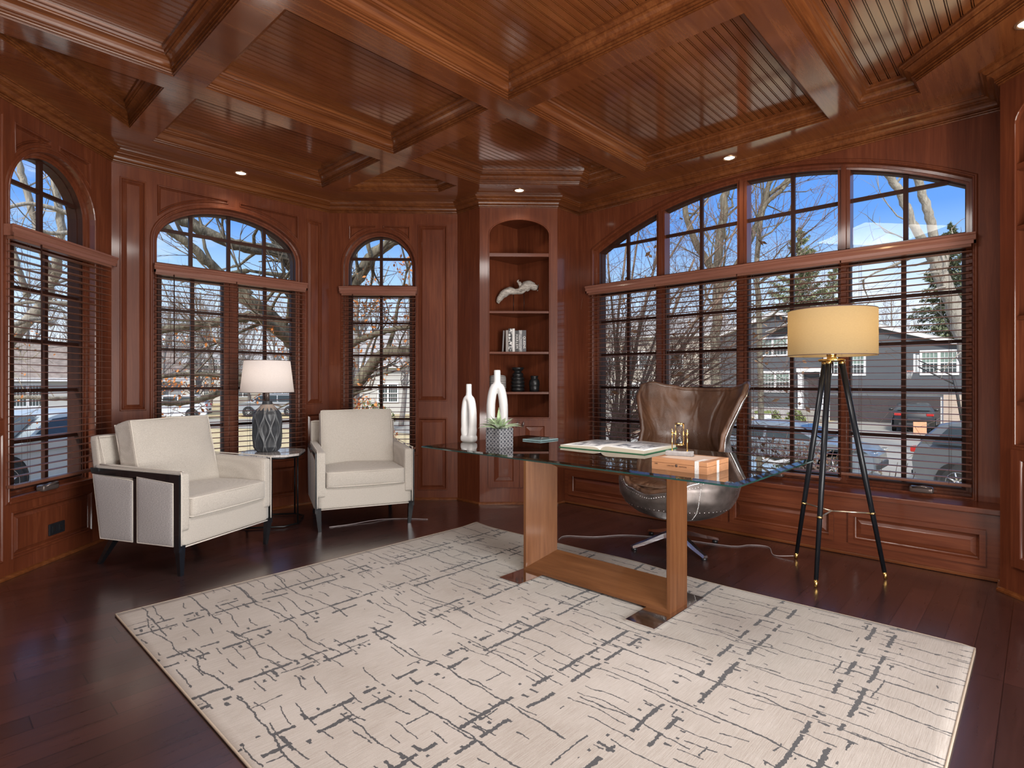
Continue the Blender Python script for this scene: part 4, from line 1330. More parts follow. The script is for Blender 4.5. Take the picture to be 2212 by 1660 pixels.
def book_open():
    t = thing('open_book', 'large open picture book lying on the glass desk behind the wooden box', 'book', (3.075, 1.965, GZ), rad(3))
    # spine along local x; pages spread along y
    W, D = .295, .215
    bm = NB()
    def sheet(z_of, y0, y1, x0, x1, n=16, mi=0):
        g = []
        for k in range(n + 1):
            y = y0 + (y1 - y0) * k / n; g.append((bm.verts.new((x0, y, z_of(y))), bm.verts.new((x1, y, z_of(y)))))
        for a, b in zip(g, g[1:]): f = bm.faces.new((a[0], a[1], b[1], b[0])); f.material_index = mi; f.smooth = True
        return g
    for s, thick in ((1, .016), (-1, .026)):
        bm = NB()
        zt = lambda y, s=s, T=thick: .006 + T * min(1, (abs(y) / .045)) ** .5 * (1 - .35 * (abs(y) / W)) if abs(y) > 1e-6 else .006
        top = sheet(zt, 0, s * W, -D, D)
        bot = sheet(lambda y: .0042, 0, s * (W - .003), -D, D)
        for i in (0, 1):
            for q in range(16): f = bm.faces.new((top[q][i], bot[q][i], bot[q + 1][i], top[q + 1][i])); f.material_index = 1
        f = bm.faces.new((top[16][0], top[16][1], bot[16][1], bot[16][0])); f.material_index = 1
        obj('page_block', fixn(bm), [M['page'], M['page_edge']], t, False)
        bm = NB(); box(bm, -D - .006, D + .006, min(0, s * (W + .006)), max(0, s * (W + .006)), .0006, .004); obj('cover', bm, M['green_cover'], t)
M['page_edge'] = plain('page_edge', (.62, .56, .45), .8)
M['green_cover'] = plain('green_cloth', (.03, .16, .07), .6)
def page_mat():
    t = NT('printed_page'); v = t.coord(); X, Y, Z = t.sep(v); dv = t.math
    n = t.noise(t.map(v, (9, 22, 9)), 1.0, 7, .65, .6)
    ax = dv('LESS_THAN', dv('ABSOLUTE', X), .165)
    ay = dv('LESS_THAN', dv('ABSOLUTE', dv('SUBTRACT', dv('ABSOLUTE', Y), .160)), .105)
    m = dv('MULTIPLY', ax, ay)
    c = t.ramp(n, [(.40, (.10, .11, .13)), (.50, (.42, .43, .45)), (.60, (.70, .70, .70))])
    return t.set(color=t.mix(m, (.76, .75, .72), c), rough=.35)
M['page'] = page_mat()
book_open()

def text_obj(name, s, size, mat, parent, mw, ext=.0003, align='CENTER', space=1.0):
    c = bpy.data.curves.new(name, 'FONT'); c.body = s; c.size = size; c.extrude = ext; c.align_x = align; c.align_y = 'CENTER'
    c.materials.append(mat)
    c.space_character = space
    tmp = bpy.data.objects.new(name, c); COL.objects.link(tmp)
    bpy.context.view_layer.update()
    me = bpy.data.meshes.new_from_object(tmp.evaluated_get(bpy.context.evaluated_depsgraph_get()))
    bpy.data.objects.remove(tmp); me.name = name
    if not me.materials: me.materials.append(mat)
    o = bpy.data.objects.new(name, me); COL.objects.link(o); o.parent = parent; o.matrix_local = mw
    return o
def cigar_box():
    t = thing('wooden_box', 'flat pale cedar box with printed front, under the hourglass', 'box', (2.445, 1.093, GZ))
    D, W, H = .235, .278, .056
    bm = NB(); box(bm, 0, D, 0, W, .0, .034, bev=.0012); obj('box_body', bm, M['cedar'], t)
    bm = NB(); box(bm, 0, D, 0, W, .035, H, bev=.0012); obj('lid', bm, M['cedar'], t)
    bm = NB(); box(bm, .03, D - .03, .03, W - .03, H, H + .0006); obj('lid_label', bm, M['cedar_l'], t)
    bm = NB()
    box(bm, -.0008, 0, .040, .060, .000, H); box(bm, -.0008, .10, .040, .060, H, H + .0008)
    box(bm, .10, .125, -.0008, 0, 0, H)
    obj('paper_seal', bm, M['seal'], t)
    # front face is -X: text runs towards -Y
    m = Matrix.Translation((-.0006, .150, .024)) @ Matrix(((0, 0, -1, 0), (-1, 0, 0, 0), (0, 1, 0, 0), (0, 0, 0, 1)))
    text_obj('printed_text', 'LIMITED', .0080, M['ink'], t, Matrix.Translation((0, .030, 0)) @ m, space=1.25)
    text_obj('printed_text', 'EDITION', .0080, M['ink'], t, Matrix.Translation((0, -.032, 0)) @ m, space=1.25)
    text_obj('printed_text', '1980', .0085, M['ink'], t, Matrix.Translation((0, .105, .004)) @ m)
    bm = NB(); lathe(bm, [(.004, 0), (.006, .0004), (.003, .0008)], 10, m=Matrix.Translation((-.0004, .150, .027)) @ Matrix.Rotation(rad(-90), 4, 'Y'))
    for k in range(5):
        a = k * 2 * PI / 5; lathe(bm, [(.002, 0), (.002, .0006)], 6, m=Matrix.Translation((-.0004, .150 + .006 * math.cos(a), .027 + .006 * math.sin(a))) @ Matrix.Rotation(rad(-90), 4, 'Y'))
    obj('printed_emblem', bm, M['ink'], t)
M['cedar'] = wood('cedar_box', 'y', (.30, .135, .060), (.42, .205, .100), (.52, .29, .155), .45, .1, gs=2)
M['cedar_l'] = wood('cedar_label', 'y', (.46, .33, .25), (.56, .42, .33), (.62, .50, .40), .5, .1, gs=2)
M['seal'] = plain('paper_seal', (.62, .60, .58), .5, var=.15, vscale=200)
M['ink'] = plain('dark_ink', (.06, .03, .02), .6)
cigar_box()
def hourglass():
    t = thing('hourglass', 'small gold-framed hourglass on a grey stone base, on top of the cedar box', 'hourglass', (2.585, 1.297, GZ + .0572), rad(-74 + 90))
    # local x across the frame after the turn
    bm = NB(); box(bm, -.026, .022, -.064, .064, 0, .022, bev=.002); obj('stone_base', bm, M['grey_stone'], t)
    for y in (-.036, .036):
        bm = NB(); tube(bm, [(0, y, .02), (0, y, .118)], .0030, 10); lathe(bm, [(.0048, .110), (.0055, .116), (.0030, .122), (.0035, .126), (.001, .130)], 12, c=(0, y, 0))
        lathe(bm, [(.005, .020), (.005, .024)], 12, c=(0, y, 0))
        obj('post', bm, M['gold'], t, True)
        bm = NB(); tube(bm, [(0, y * 1.16, .108), (0, y * .62, .108)], .0022, 8); obj('axle', bm, M['gold'], t, True)
    z0, z1 = .054, .158
    bm = NB()
    for y in (-.020, .020):
        for x in (-.008, .008): tube(bm, [(x, y * .95, z0), (x, y * .95, z1)], .0012, 8)
    for z in (z0, z1): lathe(bm, [(.0245, z - .002), (.0245, z + .002)], 24)
    obj('cage', bm, M['gold'], t, True)
    zm = (z0 + z1) / 2
    pr = []
    for k in range(21):
        u = k / 20; q = abs(u - .5) * 2
        pr.append((.0022 + .0175 * (math.sin(min(1, q * 1.12) * PI / 2) ** 1.6) * (1 if q < .93 else 1 - (q - .93) * 3), z0 + .003 + (z1 - z0 - .006) * u))
    bm = NB(); lathe(bm, pr, 24); obj('glass_bulbs', bm, M['clear2'], t, True)
    bm = NB(); lathe(bm, [(.017, z0 + .005), (.0172, z0 + .014), (.011, z0 + .026), (.001, z0 + .034)], 20); lathe(bm, [(.015, z1 - .012), (.0155, z1 - .009)], 20); obj('sand', bm, M['dark_sand'], t, True)
M['grey_stone'] = plain('grey_stone', (.32, .31, .31), .6, var=.15, vscale=60)
M['clear2'] = glass_mat('hourglass_glass', (.97, .98, .98), 5.0, .12, ior=1.45)
M['dark_sand'] = plain('dark_sand', (.02, .02, .025), .9)
hourglass()
def coaster():
    t = thing('glass_tray', 'pale blue-green glass tray lying flat at the far side of the desk', 'tray', (3.10, 2.63, GZ), rad(0))
    bm = NB(); box(bm, -.10, .10, -.085, .085, .001, .010, bev=.003); obj('plate', bm, M['aqua'], t)
    bm = NB(); tube(bm, smooth_path([(-.03, -.03, .013), (0, -.01, .018), (.02, .02, .013), (.04, .01, .013)], 5), .003, 6); obj('handle', bm, M['alu'], t, True)
M['aqua'] = plain('aqua_glass', (.26, .40, .41), .12, coat=.5)
coaster()

# ------------------------------------------------------------ things in the corner bookcase
def on_shelf(o, x, y, z, rz=0):
    o.matrix_world = cornerM @ Matrix.Translation((x, y, z)) @ Matrix.Rotation(rz, 4, 'Z'); return o
def driftwood():
    t = thing('driftwood_sculpture', 'pale carved driftwood branch on a thin stand on the second shelf', 'sculpture'); on_shelf(t, .40, .17, 1.970)
    P = [(-.215, 0, .10), (-.195, 0, .15), (-.15, .01, .205), (-.09, .01, .235), (-.035, 0, .225), (.02, -.01, .235), (.075, 0, .275), (.125, .01, .295), (.165, .0, .275), (.205, -.01, .265)]
    R = [.014, .030, .038, .040, .026, .036, .050, .046, .034, .016]
    bm = NB(); n = len(smooth_path(P, 7)); pp = smooth_path(P, 7)
    rr = [R[min(len(R) - 2, int(i / 7))] * (1 - (i % 7) / 7) + R[min(len(R) - 1, int(i / 7) + 1)] * ((i % 7) / 7) for i in range(n)]
    tube(bm, pp, rr, 28)
    tube(bm, smooth_path([(.03, 0, .26), (.02, .0, .30), (-.005, .01, .325), (.005, 0, .345)], 5), [.024] * 3 + [.018] * 5 + [.011] * 5 + [.005] * 3, 12)
    for v in bm.verts:
        q = v.co; nn = noise.noise(Vector((q.x * 5, q.y * 40, q.z * 40))) * .010 + noise.noise(q * 14) * .010
        d = Vector((0, q.y, q.z - .23)); v.co = q + (d.normalized() if d.length > 1e-5 else d) * nn
    obj('branch', bm, M['drift'], t, True)
    bm = NB(); box(bm, -.115, .115, -.05, .05, 0, .012); obj('stand_base', bm, M['acrylic'], t)
    bm = NB(); tube(bm, [(-.05, 0, .01), (-.05, 0, .21)], .003, 6); tube(bm, [(.06, 0, .01), (.06, 0, .24)], .003, 6); obj('stand_rod', bm, M['black_metal'], t, True)
def drift_mat():
    t = NT('driftwood_grain'); v = t.coord(); n = t.noise(t.map(v, (9, 70, 70)), 1.3, 5, .65, 1.2)
    c = t.ramp(n, [(.33, (.10, .085, .07)), (.5, (.40, .36, .32)), (.68, (.62, .58, .53))]); t.bump(n, .6, .006)
    return t.set(color=c, rough=.85)
M['drift'] = drift_mat(); M['acrylic'] = plain('frosted_acrylic', (.30, .26, .27), .2)
driftwood()
def cover_mat(name, kind):
    t = NT(name); v = t.coord()
    if kind == 'pattern':
        n = t.noise(t.map(v, (30, 30, 30)), 1.3, 2, .5, .8); f = t.math('GREATER_THAN', n, .52)
        return t.set(color=t.mix(f, (.03, .03, .035), (.75, .74, .72)), rough=.5)
    if kind == 'marbled':
        n = t.noise(t.map(v, (20, 20, 8)), 1.3, 4, .6, 2); return t.set(color=t.ramp(n, [(.4, (.18, .18, .19)), (.6, (.55, .54, .53))]), rough=.5)
M['bk_grey'] = plain('grey_cover', (.16, .15, .15), .5); M['bk_taupe'] = plain('taupe_cover', (.30, .27, .25), .5)
M['bk_white'] = plain('white_cover', (.70, .69, .67), .5); M['bk_black'] = plain('black_cover', (.035, .033, .035), .5)
M['bk_dgrey'] = plain('slate_cover', (.07, .07, .08), .5)
M['bk_pat'] = cover_mat('lettered_cover', 'pattern'); M['bk_mar'] = cover_mat('marbled_cover', 'marbled')
M['ink_w'] = plain('white_ink', (.80, .78, .75), .5, var=0)
def books():
    x = .250
    data = [('bk_grey', .016, .225, None, 'thin grey book, leftmost on the third shelf', -3), ('bk_taupe', .028, .228, None, 'taupe book second from left on the third shelf', 0),
            ('bk_pat', .038, .245, None, 'book with black and white lettered spine on the third shelf', 0),
            ('bk_white', .026, .245, None, 'plain white book in the row on the third shelf', 0), ('bk_black', .040, .225, 'HARLEM', 'black book with HARLEM in white on its spine', 0),
            ('bk_mar', .034, .228, None, 'grey marbled book between the HARLEM and QUEENS books', 0), ('bk_dgrey', .040, .228, 'QUEENS', 'slate book with QUEENS in white on its spine', 0)]
    for m, w, h, s, lab, tilt in data:
        t = thing('book', lab, 'book', group='books on the third shelf'); on_shelf(t, x + w / 2, .10, 1.5555)
        D = .17
        bm = NB(); box(bm, -w / 2, w / 2, 0, .003, 0, h, bev=.001); box(bm, -w / 2, -w / 2 + .002, 0, D, 0, h); box(bm, w / 2 - .002, w / 2, 0, D, 0, h)
        if tilt:
            for v in bm.verts: v.co.x += (h - v.co.z) * math.tan(rad(-tilt)) * -1 - .010
        obj('cover', bm, M[m], t)
        bm = NB(); box(bm, -w / 2 + .002, w / 2 - .002, .003, D - .004, .003, h - .004)
        if tilt:
            for v in bm.verts: v.co.x += (h - v.co.z) * math.tan(rad(-tilt)) * -1 - .010
        obj('pages', bm, M['page_edge'], t)
        if s:
            mm = Matrix.Translation((0, -.0006, h * .5 - (.0 if s == 'HARLEM' else .012))) @ Matrix.Rotation(rad(90), 4, 'X') @ Matrix.Rotation(rad(-90), 4, 'Z')
            text_obj('spine_title', s, .034, M['ink_w'], t, mm, space=1.25 if s == 'HARLEM' else 1.0)
        x += w + .001
books()
def striped_vase():
    t = thing('striped_vase', 'striped black and white round vase behind the tall white vase, lowest occupied shelf', 'vase'); on_shelf(t, .185, .125, 1.1455)
    bm = NB(); lathe(bm, [(.055, 0), (.082, .012), (.086, .04), (.086, .14), (.080, .165), (.055, .172), (.030, .178), (.028, .195), (.034, .203)], 40)
    obj('body', bm, M['stripe'], t, True)
def stripe_mat():
    t = NT('striped_glaze'); v = t.coord(); X, Y, Z = t.sep(v)
    f = t.math('LESS_THAN', t.math('FRACT', t.math('MULTIPLY', Z, 58)), .32)
    return t.set(color=t.mix(f, (.48, .46, .44), (.04, .035, .035)), rough=.55)
M['stripe'] = stripe_mat(); striped_vase()
def lathe_vase(name, lab, prof, x, y, z, mat):
    bm = NB(); lathe(bm, prof, 40); o = obj(name, bm, M[mat], None, True); on_shelf(o, x, y, z); tag(o, lab, 'vase')
pr = [(.050, 0)]
for k, r in enumerate((.072, .074, .073, .070, .060)):
    for q in range(7):
        u = q / 6; pr.append((r * (.86 + .14 * math.sin(u * PI)), .004 + k * .038 + .038 * u))
pr += [(.040, .200), (.036, .212), (.050, .222), (.062, .236), (.066, .246), (.062, .254), (.030, .254)]
lathe_vase('stacked_vase', 'black ring-stacked vase with flared lip, middle of the lower shelf', pr, .395, .17, 1.1455, 'black_cer')
lathe_vase('small_jar', 'small ribbed black jar on the right of the lower shelf', [(.040, 0), (.050, .008), (.052, .05), (.050, .054), (.056, .062), (.056, .095), (.050, .12), (.036, .135), (.034, .142), (.040, .150), (.040, .166), (.028, .166)], .565, .12, 1.1455, 'black_cer')
# ------------------------------------------------------------ outside
GZ0 = -1.30
def grass_mat(name, a, b, c_, sc=3):
    t = NT(name); v = t.coord(); n = t.noise(v, sc, 6, .7); n2 = t.noise(v, 40, 3, .7)
    f = t.math('ADD', t.math('MULTIPLY', n, .65), t.math('MULTIPLY', n2, .35))
    return t.set(color=t.ramp(f, [(.35, a), (.5, b), (.66, c_)]), rough=.95)
M['lawn'] = grass_mat('winter_lawn', (.34, .26, .13), (.55, .43, .24), (.68, .57, .36))
M['mulch'] = grass_mat('leaf_strewn_bed', (.18, .11, .07), (.34, .21, .13), (.52, .36, .23), 5)
M['concrete'] = grass_mat('pale_concrete', (.29, .265, .23), (.33, .305, .265), (.38, .35, .31), .6)
M['siding'] = None
def siding(name, c, pitch=.16, var=.1):
    t = NT(name); v = t.coord(); X, Y, Z = t.sep(v)
    f = t.math('FRACT', t.math('DIVIDE', Z, pitch)); n = t.noise(t.map(v, (.3, .3, 6)), 1, 3)
    base = t.ramp(n, [(.3, tuple(q * (1 - var) for q in c)), (.7, tuple(q * (1 + var) for q in c))])
    t.bump(f, .3, .01)
    return t.set(color=base, rough=.7)
M['grey_siding'] = siding('slate_siding', (.088, .096, .106))
M['pale_siding'] = siding('pale_siding', (.50, .49, .46)); M['beige_siding'] = siding('beige_siding', (.50, .45, .38))
M['white_trim'] = plain('white_trim', (.75, .75, .74), .5); M['garage'] = siding('dark_garage_door', (.060, .050, .050), .25)
M['roof_b'] = plain('brown_shingle', (.27, .22, .195), .9, var=.3, vscale=3); M['roof_g'] = plain('grey_shingle', (.36, .35, .35), .9, var=.2)
M['snow_roof'] = plain('bright_roof', (.40, .39, .38), .7)
M['win_dark'] = plain('house_window_glass', (.05, .065, .065), .08, coat=.3)
M['blind_g'] = plain('green_blind', (.20, .27, .23), .4)
def brick_mat():
    t = NT('tan_brick'); b = t.n('TexBrick'); b.inputs['Scale'].default_value = 9; t.l(t.map(t.coord(), (1, 1, 1), rot=(rad(90), 0, 0)), b.inputs[0])
    b.inputs['Color1'].default_value = (.42, .25, .17, 1); b.inputs['Color2'].default_value = (.52, .34, .24, 1); b.inputs['Mortar'].default_value = (.5, .46, .4, 1)
    return t.set(color=b.outputs[0], rough=.9)
M['brick'] = brick_mat()
def ground():
    bm = NB(); slab(bm, rect(-90, 110, -70, 110), [], GZ0, GZ0, plane='xy', back=False, sides=False)
    structure('ground', bm, M['lawn'])
    def patch(name, pts, mat, z, lab=None):
        bm = NB(); slab(bm, ccw(pts), [], GZ0 + z, GZ0 + z, plane='xy', back=False, sides=False); structure(name, bm, M[mat])
    cl = smooth_path([(19.2, -40, 0), (19.2, -10, 0), (19.4, 4, 0), (20.8, 13, 0), (20.5, 23, 0), (16, 33, 0), (6, 42, 0), (-12, 50, 0), (-40, 58, 0)], 8)
    L, R = [], []
    for i, p in enumerate(cl):
        tg = (cl[min(i + 1, len(cl) - 1)] - cl[max(i - 1, 0)]).normalized(); nn = Vector((-tg.y, tg.x, 0)); w = 3.9
        L.append(p + nn * w); R.append(p - nn * w)
    bm = NB()
    l = [bm.verts.new((p.x, p.y, GZ0 + .02)) for p in L]; r = [bm.verts.new((p.x, p.y, GZ0 + .02)) for p in R]
    for i in range(len(l) - 1): bm.faces.new((l[i], r[i], r[i + 1], l[i + 1]))
    structure('street', bm, M['concrete'])
    patch('neighbour_driveway', [(22, 3.2), (40.9, 3.6), (40.9, 9.6), (22, 10.2)], 'concrete', .03)
    bm = NB(); slab(bm, ccw([(-14, 8.5), (2.9, 8.9), (3.9, 14), (6.0, 30), (6.0, 44), (-14, 50)]), [], GZ0, GZ0 + .58, plane='xy'); structure('left_driveway', fixn(bm), M['concrete'])
    patch('sidewalk', [(13.2, -20), (14.4, -20), (14.4, 12), (13.2, 12)], 'concrete', .025)
    patch('window_bed', [(5.2, -4), (10.5, -4), (10.5, 5.5), (7.5, 6.5), (5.2, 6.0)], 'mulch', .02)
    patch('leaf_bed', [(3.2, 6.2), (12, 4.5), (13.5, 8.5), (9, 16), (3.4, 18)], 'mulch', .015)
    patch('far_bed', [(23.3, 11.4), (38.5, 11.4), (38.5, 22), (24.6, 22)], 'mulch', .03)
ground()
def leaf_litter():
    rnd = random.Random(7); vs, fs = [], []
    def put(x, y):
        b = len(vs); s = rnd.uniform(.03, .06); a = rnd.uniform(0, 6.3); z = GZ0 + .03
        for k in range(4):
            q = a + k * PI / 2; vs.append(Vector((x + s * math.cos(q), y + s * math.sin(q) * .7, z + rnd.uniform(0, .04))))
        fs.append((b, b + 1, b + 2, b + 3))
    for _ in range(5200):
        put(rnd.uniform(3.5, 13), rnd.uniform(7, 17))
    for _ in range(2200): put(rnd.uniform(5.2, 11), rnd.uniform(-3, 5.5))
    for _ in range(1200): put(rnd.uniform(31, 38), rnd.uniform(10.5, 20))
    o = obj('fallen_leaves', (vs, fs), M['leaf_o']); tag(o, 'scattered brown fallen leaves on the lawn outside the windows', 'leaves', kind='stuff')
M['leaf_o'] = plain('orange_leaf', (.62, .22, .055), .7, var=.45, vscale=9)
M['leaf_b'] = plain('brown_leaf', (.34, .19, .10), .8, var=.4, vscale=9)
leaf_litter()

# ------------------------------------------------------------ trees
def bark(name, a, b):
    t = NT(name); v = t.coord(); n = t.noise(t.map(v, (6, 6, 1.5)), 2.5, 6, .65, .8); t.bump(n, .8, .05)
    return t.set(color=t.ramp(n, [(.35, a), (.65, b)]), rough=.95)
M['bark'] = bark('oak_bark', (.095, .080, .057), (.27, .24, .175))
M['bark_pale'] = bark('pale_bark', (.27, .235, .19), (.50, .46, .385))
M['bark_red'] = bark('pinkish_bark', (.17, .115, .085), (.36, .265, .205))
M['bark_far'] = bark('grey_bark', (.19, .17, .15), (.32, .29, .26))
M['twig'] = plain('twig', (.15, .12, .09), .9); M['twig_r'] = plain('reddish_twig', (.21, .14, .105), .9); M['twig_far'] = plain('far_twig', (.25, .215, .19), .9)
M['twig_p'] = plain('pale_twig', (.30, .26, .20), .9)
def tree(name, label, limbs, bk, tw, seed=1, depth=3, dens=1.0, tw_len=1.0, leaves=0, leaf_mat=None, leaf_zone=None, up=.25, tw_r=.006, cat='tree', group=None, leaf_s=.05, base=None, rk=1.0, leaf_n=(2, 5)):
    """limbs: list of (points, r0, r1); smaller branches and twigs grow from them"""
    rnd = random.Random(seed)
    V, F, TV, TF, LV, LF = [], [], [], [], [], []
    def grow(p, d, L, r, lev):
        n = 4 if lev < 2 else 3; pts = [p]; q = p.copy(); dd = d.copy()
        for i in range(n):
            dd = (dd + Vector((rnd.gauss(0, .17), rnd.gauss(0, .17), rnd.gauss(0, .14) + up * .15))).normalized()
            q = q + dd * (L / n); pts.append(q.copy())
        rr = [r * (1 - .75 * i / n) for i in range(n + 1)]
        (tube_data(pts, rr, 6, V, F, False) if r > .022 else tube_data(pts, rr, 3, TV, TF, False))
        if lev < depth:
            k = int(round((3.2 if lev < 2 else 2.6) * dens + rnd.random()))
            for j in range(k):
                u = rnd.uniform(.25, 1); i = min(n - 1, int(u * n)); pp = pts[i].lerp(pts[i + 1], u * n - i)
                ax = Vector((rnd.gauss(0, 1), rnd.gauss(0, 1), rnd.gauss(0, 1))).normalized()
                nd = (dd + ax * .85 + Vector((0, 0, up))).normalized()
                grow(pp, nd, L * rnd.uniform(.45, .75), max(r * .52, tw_r * .6), lev + 1)
        elif leaves and rnd.random() < leaves:
            pp = pts[-1]
            if leaf_zone is None or leaf_zone(pp):
                for j in range(rnd.randint(*leaf_n)):
                    c = pp + Vector((rnd.gauss(0, .07), rnd.gauss(0, .07), rnd.gauss(0, .07))); b = len(LV)
                    a = Vector((rnd.gauss(0, 1), rnd.gauss(0, 1), rnd.gauss(0, 1))).normalized(); w = a.cross(Vector((rnd.gauss(0, 1), rnd.gauss(0, 1), 1))).normalized()
                    s = leaf_s * rnd.uniform(.6, 1.2)
                    for e, f in ((-1, 0), (0, -.5), (1, 0), (0, .5)): LV.append(c + a * e * s + w * f * s)
                    LF.append((b, b + 1, b + 2, b + 3))
    for pts, r0, r1 in limbs:
        P = smooth_path(pts, 6); n = len(P); r0 *= rk; r1 *= rk
        P = [p + Vector((rnd.gauss(0, 1), rnd.gauss(0, 1), rnd.gauss(0, 1))) * r0 * .10 for p in P]
        rr = [r0 + (r1 - r0) * i / (n - 1) for i in range(n)]
        tube_data(P, rr, 10, V, F, True)
        Lt = sum((b - a).length for a, b in zip(P, P[1:]))
        k = int(Lt * 2.3 * dens) + 2
        for j in range(k):
            u = rnd.uniform(.18, 1.0); i = min(n - 2, int(u * (n - 1))); p = P[i]; tg = (P[i + 1] - P[i]).normalized()
            ax = Vector((rnd.gauss(0, 1), rnd.gauss(0, 1), rnd.gauss(0, .8))).normalized()
            nd = (tg * .6 + ax + Vector((0, 0, up))).normalized(); r = rr[i] * rnd.uniform(.18, .45)
            grow(p, nd, tw_len * rnd.uniform(.6, 1.3), max(tw_r, min(r, .07)), 1)
    b0 = Vector(base) if base else limbs[0][0][0] if isinstance(limbs[0][0][0], Vector) else Vector(limbs[0][0][0])
    t = thing(name, label, cat, (b0.x, b0.y, GZ0), group=group)
    for nm, vv, ff, m in (('trunk', V, F, bk), ('twigs', TV, TF, tw), ('leaves', LV, LF, leaf_mat)):
        if ff:
            o = obj(nm, ([p - Vector((b0.x, b0.y, GZ0)) for p in vv], ff), M[m], t, nm == 'trunk')
            if nm != 'trunk': o['kind'] = 'stuff'
    return t
R_ = ray_pt
def gp(px, d): p = R_(px, 800, d); return Vector((p.x, p.y, GZ0 - .1))
# great oak outside the two left-hand windows
oak = [([gp(700, 9.6), R_(700, 900, 9.6), R_(695, 760, 9.6), R_(690, 640, 9.5), R_(672, 560, 9.4)], .42, .33),
       ([R_(690, 640, 9.5), R_(640, 560, 9.2), R_(600, 500, 9.0), R_(575, 440, 8.8), R_(560, 330, 8.6)], .34, .20),
       ([R_(690, 790, 9.5), R_(640, 745, 9.0), R_(590, 690, 8.6), R_(540, 650, 8.3), R_(450, 595, 8.0), R_(340, 590, 7.6), R_(240, 620, 7.3)], .21, .075),
       ([R_(660, 590, 9.3), R_(600, 545, 8.8), R_(520, 532, 8.4), R_(440, 500, 8.0), R_(380, 470, 7.7), R_(330, 440, 7.4)], .16, .07),
       ([R_(540, 640, 8.3), R_(470, 585, 8.0), R_(420, 540, 7.7), R_(370, 500, 7.5), R_(320, 470, 7.2)], .11, .06),
       ([R_(640, 745, 9.0), R_(560, 690, 8.2), R_(500, 690, 7.9), R_(430, 705, 7.6), R_(360, 712, 7.3), R_(280, 700, 7.0)], .13, .06),
       ([R_(560, 800, 8.4), R_(500, 812, 8.0), R_(420, 808, 7.6), R_(340, 815, 7.2)], .06, .04),
       ([R_(560, 800, 8.4), R_(470, 850, 8.0), R_(400, 870, 7.7), R_(340, 872, 7.3)], .08, .045),
       ([R_(700, 700, 9.5), R_(760, 620, 9.3), R_(800, 560, 9.2), R_(840, 525, 9.1), R_(900, 495, 9.0), R_(990, 450, 9.0)], .17, .10),
       ([R_(700, 800, 9.5), R_(760, 745, 9.0), R_(810, 722, 8.8), R_(860, 710, 8.6), R_(930, 700, 8.5)], .09, .05),
       ([R_(710, 900, 9.6), R_(770, 830, 9.2), R_(820, 770, 9.0), R_(870, 758, 8.8), R_(950, 750, 8.7)], .16, .10),
       ([R_(780, 600, 9.3), R_(800, 560, 8.8), R_(790, 500, 8.6), R_(800, 440, 8.5)], .06, .035)]
M['o1'] = None
tree('oak_tree', 'huge bare oak with mossy bark and thick arching limbs outside the left windows', oak, 'bark', 'twig', 11, 3, .75, 1.25, .85, 'leaf_o',
     lambda p: p.z < 1.9 or (p.x > 4.4 and p.z < 3.2), up=.15, tw_r=.0055, leaf_s=.038, rk=.68, leaf_n=(6, 13))
# tree in the leftmost window
t1 = [([gp(-330, 8.6), R_(-260, 1000, 8.6), R_(-100, 860, 8.5), R_(20, 740, 8.4), R_(90, 655, 8.3), R_(120, 590, 8.2)], .20, .10),
      ([R_(118, 600, 8.2), R_(128, 545, 8.0), R_(130, 470, 7.9), R_(118, 400, 7.8), R_(112, 300, 7.7)], .11, .05),
      ([R_(116, 600, 8.2), R_(96, 560, 8.0), R_(88, 520, 7.9), R_(60, 420, 7.8), R_(40, 350, 7.7), R_(25, 260, 7.7)], .08, .06),
      ([R_(60, 640, 8.1), R_(40, 580, 7.9), R_(26, 530, 7.8), R_(10, 480, 7.7)], .07, .04),
      ([R_(112, 700, 8.3), R_(70, 690, 8.0), R_(30, 702, 7.8), R_(-30, 715, 7.6)], .07, .045),
      ([R_(180, 655, 8.0), R_(130, 655, 7.8), R_(80, 652, 7.6), R_(0, 662, 7.4)], .05, .035),
      ([R_(180, 860, 8.0), R_(120, 862, 7.6), R_(60, 858, 7.4), R_(-20, 865, 7.2)], .055, .04),
      ([R_(170, 470, 8.0), R_(120, 452, 7.8), R_(60, 440, 7.6), R_(0, 455, 7.4)], .06, .035),
      ([R_(170, 500, 8.0), R_(120, 505, 7.8), R_(70, 498, 7.6), R_(0, 510, 7.4)], .055, .03)]
tree('bare_tree', 'pale forked bare tree filling the leftmost window, a few orange leaves on it', t1, 'bark_pale', 'twig_p', 5, 3, .9, .85, .5, 'leaf_o', lambda p: p.z < 1.9, up=.1, tw_r=.005, leaf_s=.030, rk=.62)
# many-stemmed ornamental tree close to the wide window
st = []
rnd = random.Random(21)
for k, (x1, y1, x2, y2, r) in enumerate([(1335, 700, 1360, 480, .05), (1380, 720, 1440, 470, .055), (1420, 760, 1500, 560, .055), (1440, 800, 1560, 640, .06), (1450, 840, 1590, 740, .065), (1470, 870, 1610, 800, .045),
                                         (1330, 760, 1310, 520, .045), (1360, 640, 1395, 400, .04), (1400, 640, 1530, 430, .04), (1480, 720, 1640, 560, .04), (1500, 820, 1700, 700, .035), (1350, 900, 1420, 880, .04), (1500, 700, 1620, 420, .035), (1450, 650, 1590, 500, .035)]):
    a = R_(1318 + k * 2, 975, 8.0)
    m = R_((1320 + x1) / 2 + 8, (960 + y1) / 2, 8.0); st.append(([gp(1312 + k, 8.2), a, m, R_(x1, y1, 7.9), R_(x2, y2, 7.7 - .1 * (k % 4))], r, r * .35))
tree('crape_tree', 'many-stemmed pinkish bare ornamental tree behind the left half of the wide window', st, 'bark_red', 'twig_r', 8, 3, 1.35, 1.35, .02, 'leaf_b', None, up=.05, tw_r=.0040, rk=.72)
